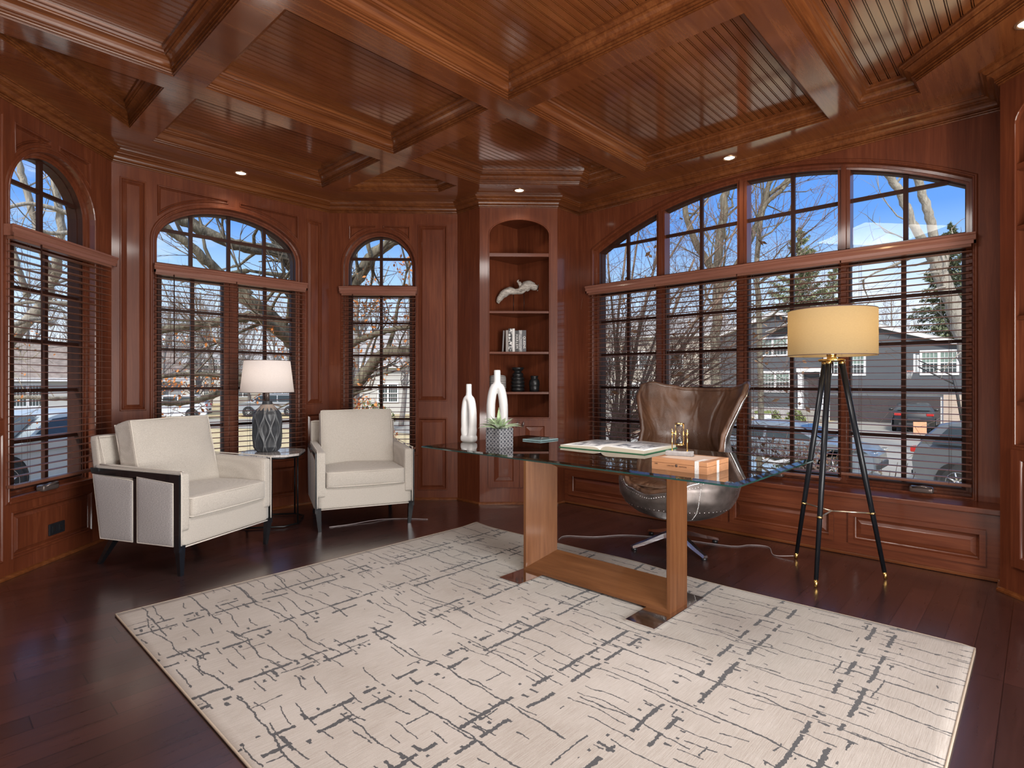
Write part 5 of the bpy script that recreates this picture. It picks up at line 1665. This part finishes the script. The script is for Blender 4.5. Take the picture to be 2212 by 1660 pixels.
# taller tree behind it
t4 = [([gp(1545, 19), R_(1545, 850, 19), R_(1548, 700, 19), R_(1552, 560, 19), R_(1565, 440, 19), R_(1572, 380, 19), R_(1580, 250, 19)], .19, .10),
      ([R_(1550, 600, 19), R_(1500, 520, 18.6), R_(1475, 430, 18.4), R_(1460, 330, 18.2)], .13, .06),
      ([R_(1552, 640, 19), R_(1600, 560, 18.6), R_(1640, 470, 18.3), R_(1665, 380, 18), R_(1680, 280, 18)], .13, .05),
      ([R_(1660, 420, 18.2), R_(1690, 400, 18), R_(1720, 360, 18), R_(1750, 320, 18)], .07, .03),
      ([gp(1645, 18), R_(1640, 700, 18), R_(1635, 560, 18), R_(1650, 450, 18), R_(1690, 410, 17.8), R_(1740, 350, 17.6)], .10, .05)]
tree('tall_tree', 'tall grey-green bare tree in the middle lights of the wide window', t4, 'bark', 'twig_r', 31, 3, .7, 2.3, 0, up=.3, tw_r=.010)
# pale forked trunk at the right
t5 = [([gp(2120, 17), R_(2110, 860, 17), R_(2085, 740, 17), R_(2050, 640, 17), R_(2020, 560, 17), R_(2000, 530, 17)], .25, .18),
      ([R_(2010, 545, 17), R_(1975, 490, 16.8), R_(1950, 430, 16.7), R_(1925, 385, 16.6), R_(1895, 355, 16.5), R_(1850, 290, 16.4)], .13, .09),
      ([R_(2015, 550, 17), R_(2015, 500, 16.9), R_(1998, 440, 16.8), R_(1982, 385, 16.7), R_(1975, 340, 16.6), R_(1960, 250, 16.5)], .135, .09)]
tree('pale_trunk_tree', 'pale forked bare trunk leaning across the right light of the wide window', t5, 'bark_pale', 'twig_p', 41, 3, .42, 1.8, 0, up=.1, tw_r=.009)
# distant bare trees
rnd = random.Random(77)
far = [(20, 60), (75, 44), (150, 52), (190, 38), (345, 40), (380, 52), (420, 46), (455, 60), (500, 55), (545, 48), (590, 60), (630, 50), (770, 34), (815, 62), (866, 32), (890, 64), (1310, 40), (1350, 72), (1400, 70), (1460, 74), (1520, 72), (1590, 70), (1740, 66), (1850, 64), (1930, 62)]
for i, (px, d) in enumerate(far):
    b = gp(px, d); H = rnd.uniform(8, 12); r = rnd.uniform(.14, .24)
    top = b + Vector((rnd.uniform(-.6, .6), rnd.uniform(-.6, .6), H)); L = [([b, b.lerp(top, .5) + Vector((rnd.uniform(-.3, .3), 0, 0)), top], r, r * .25)]
    for k in range(4):
        s = b.lerp(top, rnd.uniform(.25, .6)); e = s + Vector((rnd.uniform(-2.4, 2.4), rnd.uniform(-2.4, 2.4), rnd.uniform(2.5, 5)))
        L.append(([s, s.lerp(e, .5) + Vector((0, 0, -.3)), e], r * .5, r * .12))
    side = 'left windows' if px < 1000 else 'wide window'
    if i in (12, 13, 14, 15):
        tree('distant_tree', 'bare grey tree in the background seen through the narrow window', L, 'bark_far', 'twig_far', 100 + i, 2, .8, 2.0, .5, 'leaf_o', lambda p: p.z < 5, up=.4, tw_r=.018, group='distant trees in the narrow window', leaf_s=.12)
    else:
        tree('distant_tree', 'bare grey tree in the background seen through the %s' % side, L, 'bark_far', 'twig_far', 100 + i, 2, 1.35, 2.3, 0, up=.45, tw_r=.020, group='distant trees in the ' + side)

def conifer(name, label, px, d, H, R, seed, mats=('bark', 'needle'), z0=1.0, n=60, droop=.25):
    rnd = random.Random(seed); b = gp(px, d); V, F, NV, NF = [], [], [], []
    tube_data([(0, 0, 0), (0, 0, H)], [H * .018, .03], 8, V, F)
    for k in range(n):
        u = (k + rnd.random()) / n; z = z0 + (H - z0) * u; L = R * (1 - u) ** .8 * rnd.uniform(.7, 1.1) + .15
        a = rnd.uniform(0, 6.283); d_ = Vector((math.cos(a), math.sin(a), 0)); p0 = Vector((0, 0, z)); tip = p0 + d_ * L + Vector((0, 0, -droop * L + .15 * L))
        mid = p0.lerp(tip, .5) + Vector((0, 0, -.10 * L)); tube_data([p0, mid, tip], [.035, .022, .008], 4, V, F, False)
        m = int(16 + L * 62)
        for j in range(m):
            w = rnd.random() ** .7; c = p0.lerp(mid, w * 2) if w < .5 else mid.lerp(tip, w * 2 - 1)
            sp = .30 * L * (1 - w * .6) * .6
            c = c + Vector((rnd.gauss(0, sp * .6), rnd.gauss(0, sp * .6), rnd.gauss(0, .05) - abs(rnd.gauss(0, .13))))
            s = rnd.uniform(.06, .125); ax = (d_ + Vector((rnd.gauss(0, .5), rnd.gauss(0, .5), rnd.gauss(-.3, .4)))).normalized(); si = ax.cross(Vector((rnd.gauss(0, .4), rnd.gauss(0, .4), 1))).normalized()
            q = len(NV); NV.extend([c - ax * s * 1.7, c - si * s * .6, c + ax * s * 1.7, c + si * s * .6]); NF.append((q, q + 1, q + 2, q + 3))
    t = thing(name, label, 'tree', tuple(b)); obj('trunk', (V, F), M[mats[0]], t); o = obj('needles', (NV, NF), M[mats[1]], t); o['kind'] = 'stuff'
M['needle'] = plain('spruce_needles', (.20, .225, .13), .8, var=.5, vscale=2.5); M['needle_p'] = plain('pine_needles', (.33, .36, .20), .8, var=.45, vscale=1.2)
conifer('spruce_tree', 'dark green spruce rising behind the grey house at the right window', 2052, 46, 15.6, 4.6, 3, n=240)
conifer('pine_tree', 'yellow-green pine in the third light of the wide window', 1728, 58, 18.5, 5.4, 6, ('bark_red', 'needle_p'), z0=3, n=190, droop=-.2)
conifer('pine_tree', 'smaller yellow-green pine peeking behind the tripod lamp shade', 1800, 74, 18.0, 4.6, 9, ('bark_red', 'needle_p'), z0=2, n=140, droop=-.1)

# ------------------------------------------------------------ houses
def hwin(bm_trim, bm_glass, bm_blind, y0, y1, z0, z1, panes=2, tr=.12):
    """window on a facade in the local plane x=0 facing -x; boxes in local coordinates"""
    box(bm_trim, -.06, .02, y0 - tr, y1 + tr, z0 - tr, z0); box(bm_trim, -.06, .02, y0 - tr, y1 + tr, z1, z1 + tr * 1.3)
    box(bm_trim, -.06, .02, y0 - tr, y0, z0, z1); box(bm_trim, -.06, .02, y1, y1 + tr, z0, z1)
    w = (y1 - y0) / panes
    for k in range(1, panes): box(bm_trim, -.06, .02, y0 + k * w - tr * .6, y0 + k * w + tr * .6, z0, z1)
    zc = (z0 + z1) / 2
    for k in range(panes):
        a, b = y0 + k * w + (tr * .6 if k else 0), y0 + (k + 1) * w - (tr * .6 if k < panes - 1 else 0)
        box(bm_trim, -.03, .0, a, b, zc - .03, zc + .03)
        for q in range(1, 4): box(bm_trim, -.022, .0, a + (b - a) * q / 4 - .012, a + (b - a) * q / 4 + .012, z0, z1)
        for q in (1, 3): box(bm_trim, -.022, .0, a, b, z0 + (z1 - z0) * q / 4 - .012, z0 + (z1 - z0) * q / 4 + .012)
    box(bm_glass, -.006, .0, y0, y1, z0, z1)
    if bm_blind is not None: box(bm_blind, -.012, -.005, y0, y1, zc, z1)
def grey_house():
    X = 41.0
    t = thing('grey_house', 'dark slate-sided two-storey house with white trimmed windows and brown garage door', 'house', (X, 8, GZ0))
    def Z(z): return z - GZ0
    def wall(nm, pts, mat, x=0.0, depth=.2):
        bm = NB(); a = [bm.verts.new((x, y - 8, Z(z))) for y, z in pts]; b = [bm.verts.new((x + depth, y - 8, Z(z))) for y, z in pts]
        bm.faces.new(a); bm.faces.new(b[::-1])
        for i in range(len(a)): j = (i + 1) % len(a); bm.faces.new((a[i], b[i], b[j], a[j]))
        return obj(nm, fixn(bm), M[mat], t)
    # garage gable (right) and left gable
    gar = [(1.5, 2.75), (1.5, .48), (3.9, .48), (10.4, .48), (10.4, 5.85), (9.0, 5.45)]
    wall('gable_wall', [(1.2, .50), (1.2, 2.6), (10.4, 5.55), (10.4, .50)], 'grey_siding')
    wall('brick_base', [(1.2, -1.5), (1.2, .5), (4.15, .5), (4.15, -1.5)], 'brick')
    wall('garage_door', [(4.30, -1.35), (4.30, .36), (10.1, .36), (10.1, -1.35)], 'garage', .15)
    wall('garage_trim', [(4.15, -1.35), (4.15, .50), (10.4, .50), (10.4, -1.35)], 'white_trim', .20)
    wall('left_wall', [(10.4, -.6), (10.4, 4.9), (13.6, 5.9), (17.6, 4.55), (17.6, -.6)], 'grey_siding', .6)
    wall('foundation', [(10.4, -1.5), (10.4, -.55), (17.6, -.55), (17.6, -1.5)], 'roof_g', .5)
    bm = NB()
    def roofband(y0, z0, y1, z1, x0, x1, th=.22):
        q = [(y0, z0), (y1, z1), (y1, z1 + th), (y0, z0 + th)]
        a = [bm.verts.new((x0, y - 8, Z(z))) for y, z in q]; b = [bm.verts.new((x1, y - 8, Z(z))) for y, z in q]
        bm.faces.new(a); bm.faces.new(b[::-1])
        for i in range(4): j = (i + 1) % 4; bm.faces.new((a[i], b[i], b[j], a[j]))
    roofband(.2, 2.28, 10.6, 5.62, -.35, .0); roofband(10.6, 5.62, 11.6, 5.3, -.35, 0)
    roofband(9.9, 4.75, 13.6, 5.95, .25, .6); roofband(13.6, 5.95, 18.2, 4.40, .25, .6)
    obj('white_eave', fixn(bm), M['white_trim'], t)
    bm = NB()
    roofband(.2, 2.50, 10.6, 5.84, -.35, 9, .06); roofband(10.6, 5.84, 14, 4.7, -.35, 9, .06); roofband(9.9, 5.0, 13.6, 6.2, .25, 9, .05); roofband(13.6, 6.2, 18.2, 4.64, .25, 9, .05)
    obj('roof', fixn(bm), M['snow_roof'], t)
    for y0, y1, z0, z1, x, pn in ((3.55, 5.15, 1.75, 2.95, 0, 2), (8.15, 9.8, 1.75, 2.95, 0, 2), (12.9, 14.75, 3.15, 4.25, .6, 2), (12.75, 14.55, .62, 1.85, .6, 2), (9.95, 10.3, 1.9, 2.7, 0, 1)):
        a, b, c = NB(), NB(), NB(); hwin(a, b, c, y0 - 8, y1 - 8, Z(z0), Z(z1), pn)
        for q in (a, b, c):
            for v in q.verts: v.co.x += x
        f = obj('window', a, M['white_trim'], t); obj('pane', b, M['win_dark'], f); obj('window_blind', c, M['blind_g'], f)
    # porch and door
    bm = NB()
    for y in (10.55, 11.9): box(bm, .1, .5, y - 8 - .14, y - 8 + .14, Z(-.6), Z(1.9))
    box(bm, .0, .6, 10.3 - 8, 12.1 - 8, Z(1.9), Z(2.15)); obj('porch', bm, M['white_trim'], t)
    bm = NB(); box(bm, .55, .62, 10.85 - 8, 11.5 - 8, Z(-.5), Z(1.55)); obj('front_door', bm, M['garage'], t)
    bm = NB()
    for k in range(4): box(bm, .1 - .5 * (k + 1), .1 - .5 * k + .02, 10.2 - 8, 12.2 - 8, 0, Z(-.65) - k * .16)
    obj('front_steps', bm, M['concrete'], t)
grey_house()
def gen_house(name, label, px, d, W, H, rot, walls, roof, rh=2.2, garage=False, wins=3, ground=GZ0):
    b = gp(px, d)
    t = thing(name, label, 'house', (b.x, b.y, GZ0), rad(rot))
    bm = NB(); box(bm, 0, 7, -W / 2, W / 2, 0, H); obj('walls', bm, M[walls], t)
    bm = NB()
    P = [(-.5, -W / 2 - .5, H), (7.5, -W / 2 - .5, H), (7.5, W / 2 + .5, H), (-.5, W / 2 + .5, H), (3.5, -W / 2 + .5, H + rh), (3.5, W / 2 - .5, H + rh)]
    v = [bm.verts.new(p) for p in P]
    for f in ((0, 1, 4), (1, 2, 5, 4), (2, 3, 5), (3, 0, 4, 5), (3, 2, 1, 0)): bm.faces.new([v[i] for i in f])
    obj('roof', fixn(bm), M[roof], t)
    bm = NB(); box(bm, -.55, -.40, -W / 2 - .5, W / 2 + .5, H - .18, H + .04); obj('gutter', bm, M['white_trim'], t)
    for k in range(wins):
        y = -W / 2 + W * (k + .5) / wins
        for z in ([1.0] if H < 4 else [1.0, 3.8]):
            if garage and k == 0 and z == 1.0: continue
            a, g, c = NB(), NB(), None; hwin(a, g, None, y - .7, y + .7, z, z + 1.3); f = obj('window', a, M['white_trim'], t); obj('pane', g, M['win_dark'], f)
    if garage:
        bm = NB(); y = -W / 2 + W * .5 / wins; box(bm, -.05, .02, y - 1.6, y + 1.6, 0, 2.3); obj('garage_door', bm, M['garage'], t)
gen_house('neighbour_house', 'low house with brown shingle roof and white eave outside the leftmost window', 60, 36, 17, 2.75, 78, 'pale_siding', 'roof_b', 2.6, True)
gen_house('neighbour_house', 'pale two-storey house dimly seen through branches in the double window', 455, 66, 14, 4.6, 60, 'pale_siding', 'roof_g', 2)
gen_house('neighbour_house', 'pale low house behind the white shaded lamp across the street', 610, 60, 12, 3.0, 50, 'beige_siding', 'roof_g', 2)
gen_house('neighbour_house', 'grey house with dark garage door seen through the narrow window', 838, 44, 13, 3.8, 50, 'pale_siding', 'roof_g', 3.0, True)
gen_house('neighbour_house', 'beige two-storey house behind the pinkish tree at the left of the wide window', 1380, 50, 15, 6.6, 20, 'beige_siding', 'roof_g', 2.2, True, 5)

# ------------------------------------------------------------ cars
M['rubber'] = plain('tyre', (.02, .02, .02), .8); M['rim'] = plain('alloy', (.55, .55, .56), .3, .9); M['tint'] = plain('car_glass', (.03, .04, .045), .12, coat=.2, spec=.3)
M['tail'] = plain('tail_light', (.45, .02, .02), .2, coat=1); M['plastic'] = plain('dark_trim', (.04, .04, .042), .6)
def car(label, loc, rz, col, kind='sedan', group=None, cname='car_paint'):
    t = thing('car', label, 'car', loc, rz, group)
    mp = plain(cname, col, .38, .1, coat=.35, var=.03)
    L = 4.55; W = 1.82
    if kind == 'suv':
        prof = [(-2.25, .34), (-2.28, .75), (-2.20, 1.02), (-2.02, 1.30), (-1.75, 1.58), (-1.40, 1.66), (.3, 1.66), (.75, 1.55), (1.35, 1.12), (2.05, .98), (2.24, .80), (2.27, .40), (2.1, .28), (-2.1, .28)]
        belt = 1.08
    else:
        prof = [(-2.25, .34), (-2.28, .70), (-2.22, .98), (-1.80, 1.04), (-1.15, 1.36), (-.70, 1.44), (.10, 1.43), (.45, 1.36), (1.15, .98), (2.05, .84), (2.24, .68), (2.27, .38), (2.1, .24), (-2.1, .24)]
        belt = .96
    top = max(z for x, z in prof)
    def hw(z, x):
        w = W / 2
        if z > belt: w *= 1 - .26 * (z - belt) / (top - belt)
        if abs(x) > 2.1: w *= .88
        return w
    # denser profile
    P = []
    for a, b in zip(prof, prof[1:] + prof[:1]):
        n = 4 if (Vector(a) - Vector(b)).length > .5 else 2
        for k in range(n): P.append((a[0] + (b[0] - a[0]) * k / n, a[1] + (b[1] - a[1]) * k / n))
    bm = NB()
    lv = []
    for y in (-1, -.85, .85, 1):
        row = []
        for x, z in P:
            k = 1.0 if abs(y) < 1 else 1.0
            zz = z - (.045 if abs(y) == 1 and z > belt else 0)
            row.append(bm.verts.new((x * (1 if abs(y) < 1 else .985), y * hw(z, x), zz)))
        lv.append(row)
    n = len(P)
    for a, b in zip(lv, lv[1:]):
        for i in range(n): bm.faces.new((a[i], a[(i + 1) % n], b[(i + 1) % n], b[i]))
    for row in (lv[0], lv[-1]):
        tr = tessellate_polygon([[Vector((p[0], p[1], 0)) for p in P]])
        for f in tr: bm.faces.new([row[i] for i in f])
    body = autosmooth(obj('body', fixn(bm), mp, t), 35)
    # side glass, windshields
    def strip(poly, nm, off=.012):
        for s in (-1, 1):
            bm = NB(); bm.faces.new([bm.verts.new((x, s * (hw(z, x) + off), z)) for x, z in poly]); obj(nm, bm, M['tint'], t)
    if kind == 'suv':
        strip([(-1.85, 1.14), (-.55, 1.12), (-.55, 1.54), (-1.55, 1.54)], 'side_window'); strip([(-.48, 1.12), (.35, 1.12), (.35, 1.54), (-.48, 1.54)], 'side_window'); strip([(.42, 1.12), (1.20, 1.12), (.72, 1.50), (.42, 1.54)], 'side_window')
        rear = [(-2.13, 1.16), (-1.80, 1.54)]; front = [(1.33, 1.15), (.82, 1.52)]
    else:
        strip([(-1.50, 1.04), (-.35, 1.03), (-.35, 1.34), (-.95, 1.33)], 'side_window'); strip([(-.28, 1.03), (.98, 1.00), (.38, 1.30), (-.28, 1.34)], 'side_window')
        rear = [(-1.76, 1.08), (-1.22, 1.35)]; front = [(1.10, 1.03), (.50, 1.36)]
    for (xa, za), (xb, zb_) in (rear, front):
        bm = NB(); d = .02 if xa > 0 else -.02
        bm.faces.new([bm.verts.new(p) for p in ((xa + d, -hw(za, xa) * .84, za + .01), (xa + d, hw(za, xa) * .84, za + .01), (xb + d, hw(zb_, xb) * .84, zb_ + .01), (xb + d, -hw(zb_, xb) * .84, zb_ + .01))])
        obj('windscreen', bm, M['tint'], t)
    for x in (-1.38, 1.40):
        for s in (-1, 1):
            y = s * (W / 2 - .10)
            m = Matrix.Translation((x, y, .335)) @ Matrix.Rotation(rad(-90 * s), 4, 'X')
            bm = NB(); lathe(bm, [(.27, -.10), (.335, -.08), (.335, .07), (.30, .095), (.225, .095)], 32, m=m); w = obj('wheel', bm, M['rubber'], t, True)
            bm = NB(); lathe(bm, [(.225, .085), (.215, .10), (.20, .085)], 28, m=m, cap=False)
            for k in range(7):
                a = 2 * PI * k / 7; tube(bm, [m @ Vector((.04 * math.cos(a), .04 * math.sin(a), .098)), m @ Vector((.21 * math.cos(a), .21 * math.sin(a), .092))], [.028, .016], 6)
            lathe(bm, [(.05, .08), (.05, .11)], 14, m=m); obj('wheel_rim', bm, M['rim'], w, True)
            bm = NB(); lathe(bm, [(.40, .106), (.40, .110)], 28, m=Matrix.Translation((0, 0, .03)) @ m); o = obj('wheel_arch', bm, M['plastic'], t)
            for v in o.data.vertices: v.co.y = s * (W / 2 - .012) if abs(v.co.y) > 0 else v.co.y
    for s in (-1, 1):
        bm = NB(); zc = .92 if kind == 'sedan' else 1.0; box(bm, -2.29, -2.12, s * .80 - (.0 if s < 0 else .30), s * .80 + (.30 if s < 0 else 0), zc - .09, zc + .05, bev=.03); obj('tail_light', bm, M['tail'], t)
        bm = NB(); box(bm, 2.12, 2.26, s * .78 - (.0 if s < 0 else .34), s * .78 + (.34 if s < 0 else 0), zc - .24, zc - .12, bev=.03); obj('headlight', bm, M['clear'], t)
        bm = NB(); softbox(bm, (.95, s * (W / 2 + .09), belt + .05), (.08, .10, .06), .04, 3); obj('side_mirror', bm, mp, t, True)
    bm = NB(); box(bm, -2.31, -2.15, -.62, .62, .36, .48, bev=.02); box(bm, -2.315, -2.25, -.26, .26, .60, .72, bev=.01); box(bm, 2.15, 2.29, -.7, .7, .34, .50, bev=.02); obj('bumper_trim', bm, M['plastic'], t)
car('grey SUV parked at the curb in the lower right of the wide window', (16.3, -.15, GZ0 + .02), rad(-97), (.11, .12, .13), 'suv', cname='grey_paint')
car('pale blue-grey sedan parked on the street behind the tripod lamp legs', (16.8, 5.2, GZ0 + .02), rad(-90), (.17, .20, .235), 'sedan', cname='blue_grey_paint')
car('black sedan with red tail lights on the driveway of the slate house', (36.0, 4.9, GZ0 + .03), rad(8), (.012, .013, .015), 'sedan', cname='black_paint')
car('pale silver-blue car just outside the leftmost window', (1.52, 13.72, GZ0 + .585), rad(221), (.46, .51, .52), 'sedan', cname='silver_paint')
b = R_(585, 0, 42); car('silver SUV on the street, right of the lamp in the double window', (b.x, b.y, GZ0), rad(150), (.36, .38, .40), 'suv', cname='silver_grey_paint')
b = R_(372, 0, 38); car('white van-like car at the left edge of the double window', (b.x, b.y, GZ0), rad(150), (.72, .73, .74), 'suv', cname='white_paint')

# ------------------------------------------------------------ yard things
def shrub(label, p, R, H, n, mat, seed, ls=.03, stems=14):
    rnd = random.Random(seed); V, F, LV, LF = [], [], [], []
    for k in range(stems):
        a = rnd.uniform(0, 6.28); L = H * rnd.uniform(.7, 1.1); q = Vector((math.cos(a) * R * rnd.random(), math.sin(a) * R * rnd.random(), L))
        tube_data([Vector((0, 0, 0)), q * .5 + Vector((0, 0, .05)), q], [.010, .007, .003], 4, V, F, False)
    for k in range(n):
        a = rnd.uniform(0, 6.28); rr = R * math.sqrt(rnd.random()); z = H * (.25 + .8 * rnd.random() * math.sqrt(max(0, 1 - (rr / R) ** 2)))
        c = Vector((rr * math.cos(a), rr * math.sin(a), z)); s = ls * rnd.uniform(.6, 1.4); ax = Vector((rnd.gauss(0, 1), rnd.gauss(0, 1), rnd.gauss(0, 1))).normalized(); si = ax.cross(Vector((0, .1, 1))).normalized()
        b = len(LV); LV.extend([c - ax * s, c - si * s * .6, c + ax * s, c + si * s * .6]); LF.append((b, b + 1, b + 2, b + 3))
    t = thing('shrub', label, 'shrub', tuple(p)); obj('stems', (V, F), M['twig_r'], t); o = obj('leaves', (LV, LF), M[mat], t); o['kind'] = 'stuff'
M['bush_g'] = plain('bush_green', (.17, .20, .06), .8, var=.5, vscale=4); M['bush_b'] = plain('bush_brown', (.25, .15, .10), .9, var=.4, vscale=6); M['bush_t'] = plain('dry_tan_leaf', (.48, .34, .20), .9, var=.4, vscale=9)
def g2(px, d): p = gp(px, d); p.z = GZ0; return p
shrub('brown leafless hedge below the blue-grey sedan, left part', g2(1655, 8.6), 1.0, 1.62, 3600, 'bush_b', 1, .035, 90)
shrub('brown leafless hedge just left of the lamp legs', g2(1745, 9.2), .7, 1.5, 2000, 'bush_b', 2, .035, 60)
shrub('dry tan hydrangea right of the front tripod leg', g2(1885, 6.4), .45, 1.50, 520, 'bush_t', 3, .035, 26)
shrub('low yellow-green bush behind the tripod legs', g2(1800, 6.6), .36, 1.42, 900, 'bush_g', 4, .03)
shrub('low green bush at the foot of the right window light', g2(1990, 5.9), .42, 1.38, 1500, 'bush_g', 5, .03)
shrub('orange-brown low plant at the right window corner', g2(2085, 5.7), .32, 1.34, 900, 'leaf_o', 6, .025)
shrub('round green bush by the slate house steps', g2(1718, 33), .55, .9, 500, 'bush_g', 7, .08); shrub('round green bush left of the slate house steps', g2(1668, 33), .55, .9, 500, 'bush_g', 8, .08)
shrub('orange leafed shrub in the narrow window', g2(775, 15), 1.1, 2.1, 1500, 'leaf_o', 9, .06, 60)
shrub('green shrub low in the narrow window', g2(790, 30), 1.6, 1.5, 900, 'bush_g', 10, .10)
def retaining_wall():
    bm = NB()
    for k in range(3): box(bm, 25.5 + k * 1.5, 26.0 + k * 1.5, 11.2, 22 - k, GZ0, GZ0 + .28 * (k + 1))
    tag(obj('garden_wall', bm, M['concrete']), 'low stepped stone garden walls in front of the slate house', 'garden wall')
retaining_wall()
def yard_sign():
    p = g2(1648, 30); t = thing('yard_sign', 'small white and green yard sign in the bed before the slate house', 'sign', tuple(p), rad(30))
    bm = NB(); box(bm, -.02, .02, -.42, .42, .55, 1.0); obj('sign_board', bm, M['white_trim'], t)
    bm = NB(); box(bm, -.025, -.021, -.42, .42, .86, 1.0); obj('green_band', bm, M['bush_g'], t)
    bm = NB(); tube(bm, [(0, -.25, 0), (0, -.25, .6)], .012, 5); tube(bm, [(0, .25, 0), (0, .25, .6)], .012, 5); obj('stake', bm, M['plastic'], t)
yard_sign()
def hoop():
    p = g2(2082, 29); t = thing('basketball_hoop', 'basketball hoop with white net and orange rim beside the driveway', 'basketball hoop', tuple(p), rad(0))
    z = 3.05
    bm = NB(); tube(bm, [(0, 0, 0), (-.1, .3, 2.2), (0, .45, 2.85)], .07, 8); tube(bm, [(0, .35, 2.4), (-.1, 1.9, 3.35)], .045, 6); tube(bm, [(0, .45, 2.85), (-.1, 1.9, 3.7)], .035, 6)
    obj('support_arm', bm, M['plastic'], t, True)
    bm = NB(); box(bm, -.12 - .55, .55, 1.98, 2.02, 3.05, 4.0); b = obj('backboard', bm, M['pane'], t)
    bm = NB(); box(bm, -.68, -.62, 1.96, 2.04, 3.02, 4.02); box(bm, .55, .61, 1.96, 2.04, 3.02, 4.02); box(bm, -.6, .55, 1.96, 2.04, 3.02, 3.1); obj('backboard_frame', bm, M['white_trim'], t)
    c = Vector((-.05, 2.36, 3.12))
    bm = NB(); tube(bm, [c + Vector((.24 * math.cos(2 * PI * k / 20), .24 * math.sin(2 * PI * k / 20), 0)) for k in range(20)], .016, 6, closed=True); obj('rim', bm, M['rim_o'], t, True)
    bm = NB()
    for k in range(12):
        a = 2 * PI * k / 12
        for s in (-1, 1):
            tube(bm, [c + Vector((.235 * math.cos(a), .235 * math.sin(a), 0)), c + Vector((.17 * math.cos(a + s * .35), .17 * math.sin(a + s * .35), -.22)), c + Vector((.12 * math.cos(a + s * .6), .12 * math.sin(a + s * .6), -.42))], .008, 4)
    obj('net', bm, M['white_trim'], t)
M['rim_o'] = plain('orange_rim', (.65, .13, .04), .4)
hoop()
def bin_():
    p = g2(2040, 36); t = thing('wheelie_bin', 'dark green wheelie bin against the brick beside the garage', 'bin', tuple(p))
    bm = NB(); a = [bm.verts.new(q) for q in ((-.24, -.22, 0), (.24, -.22, 0), (.24, .22, 0), (-.24, .22, 0))]; b = [bm.verts.new(q) for q in ((-.33, -.30, 1.0), (.33, -.30, 1.0), (.33, .30, 1.0), (-.33, .30, 1.0))]
    bm.faces.new(a[::-1]); bm.faces.new(b)
    for i in range(4): bm.faces.new((a[i], a[(i + 1) % 4], b[(i + 1) % 4], b[i]))
    obj('tub', bm, M['bin'], t)
    bm = NB(); box(bm, -.36, .36, -.33, .33, 1.0, 1.08, bev=.02); obj('lid', bm, M['bin'], t)
M['bin'] = plain('bin_green', (.012, .035, .022), .5)
bin_()
def caution():
    p = g2(1987, 27); t = thing('caution_sign', 'small orange street sign board behind the grey SUV', 'sign', tuple(p), rad(30))
    bm = NB(); box(bm, -.02, .02, -.28, .28, 0, .62, bev=.004); obj('board', bm, M['orange'], t)
M['orange'] = plain('orange_board', (.75, .36, .20), .6)
caution()
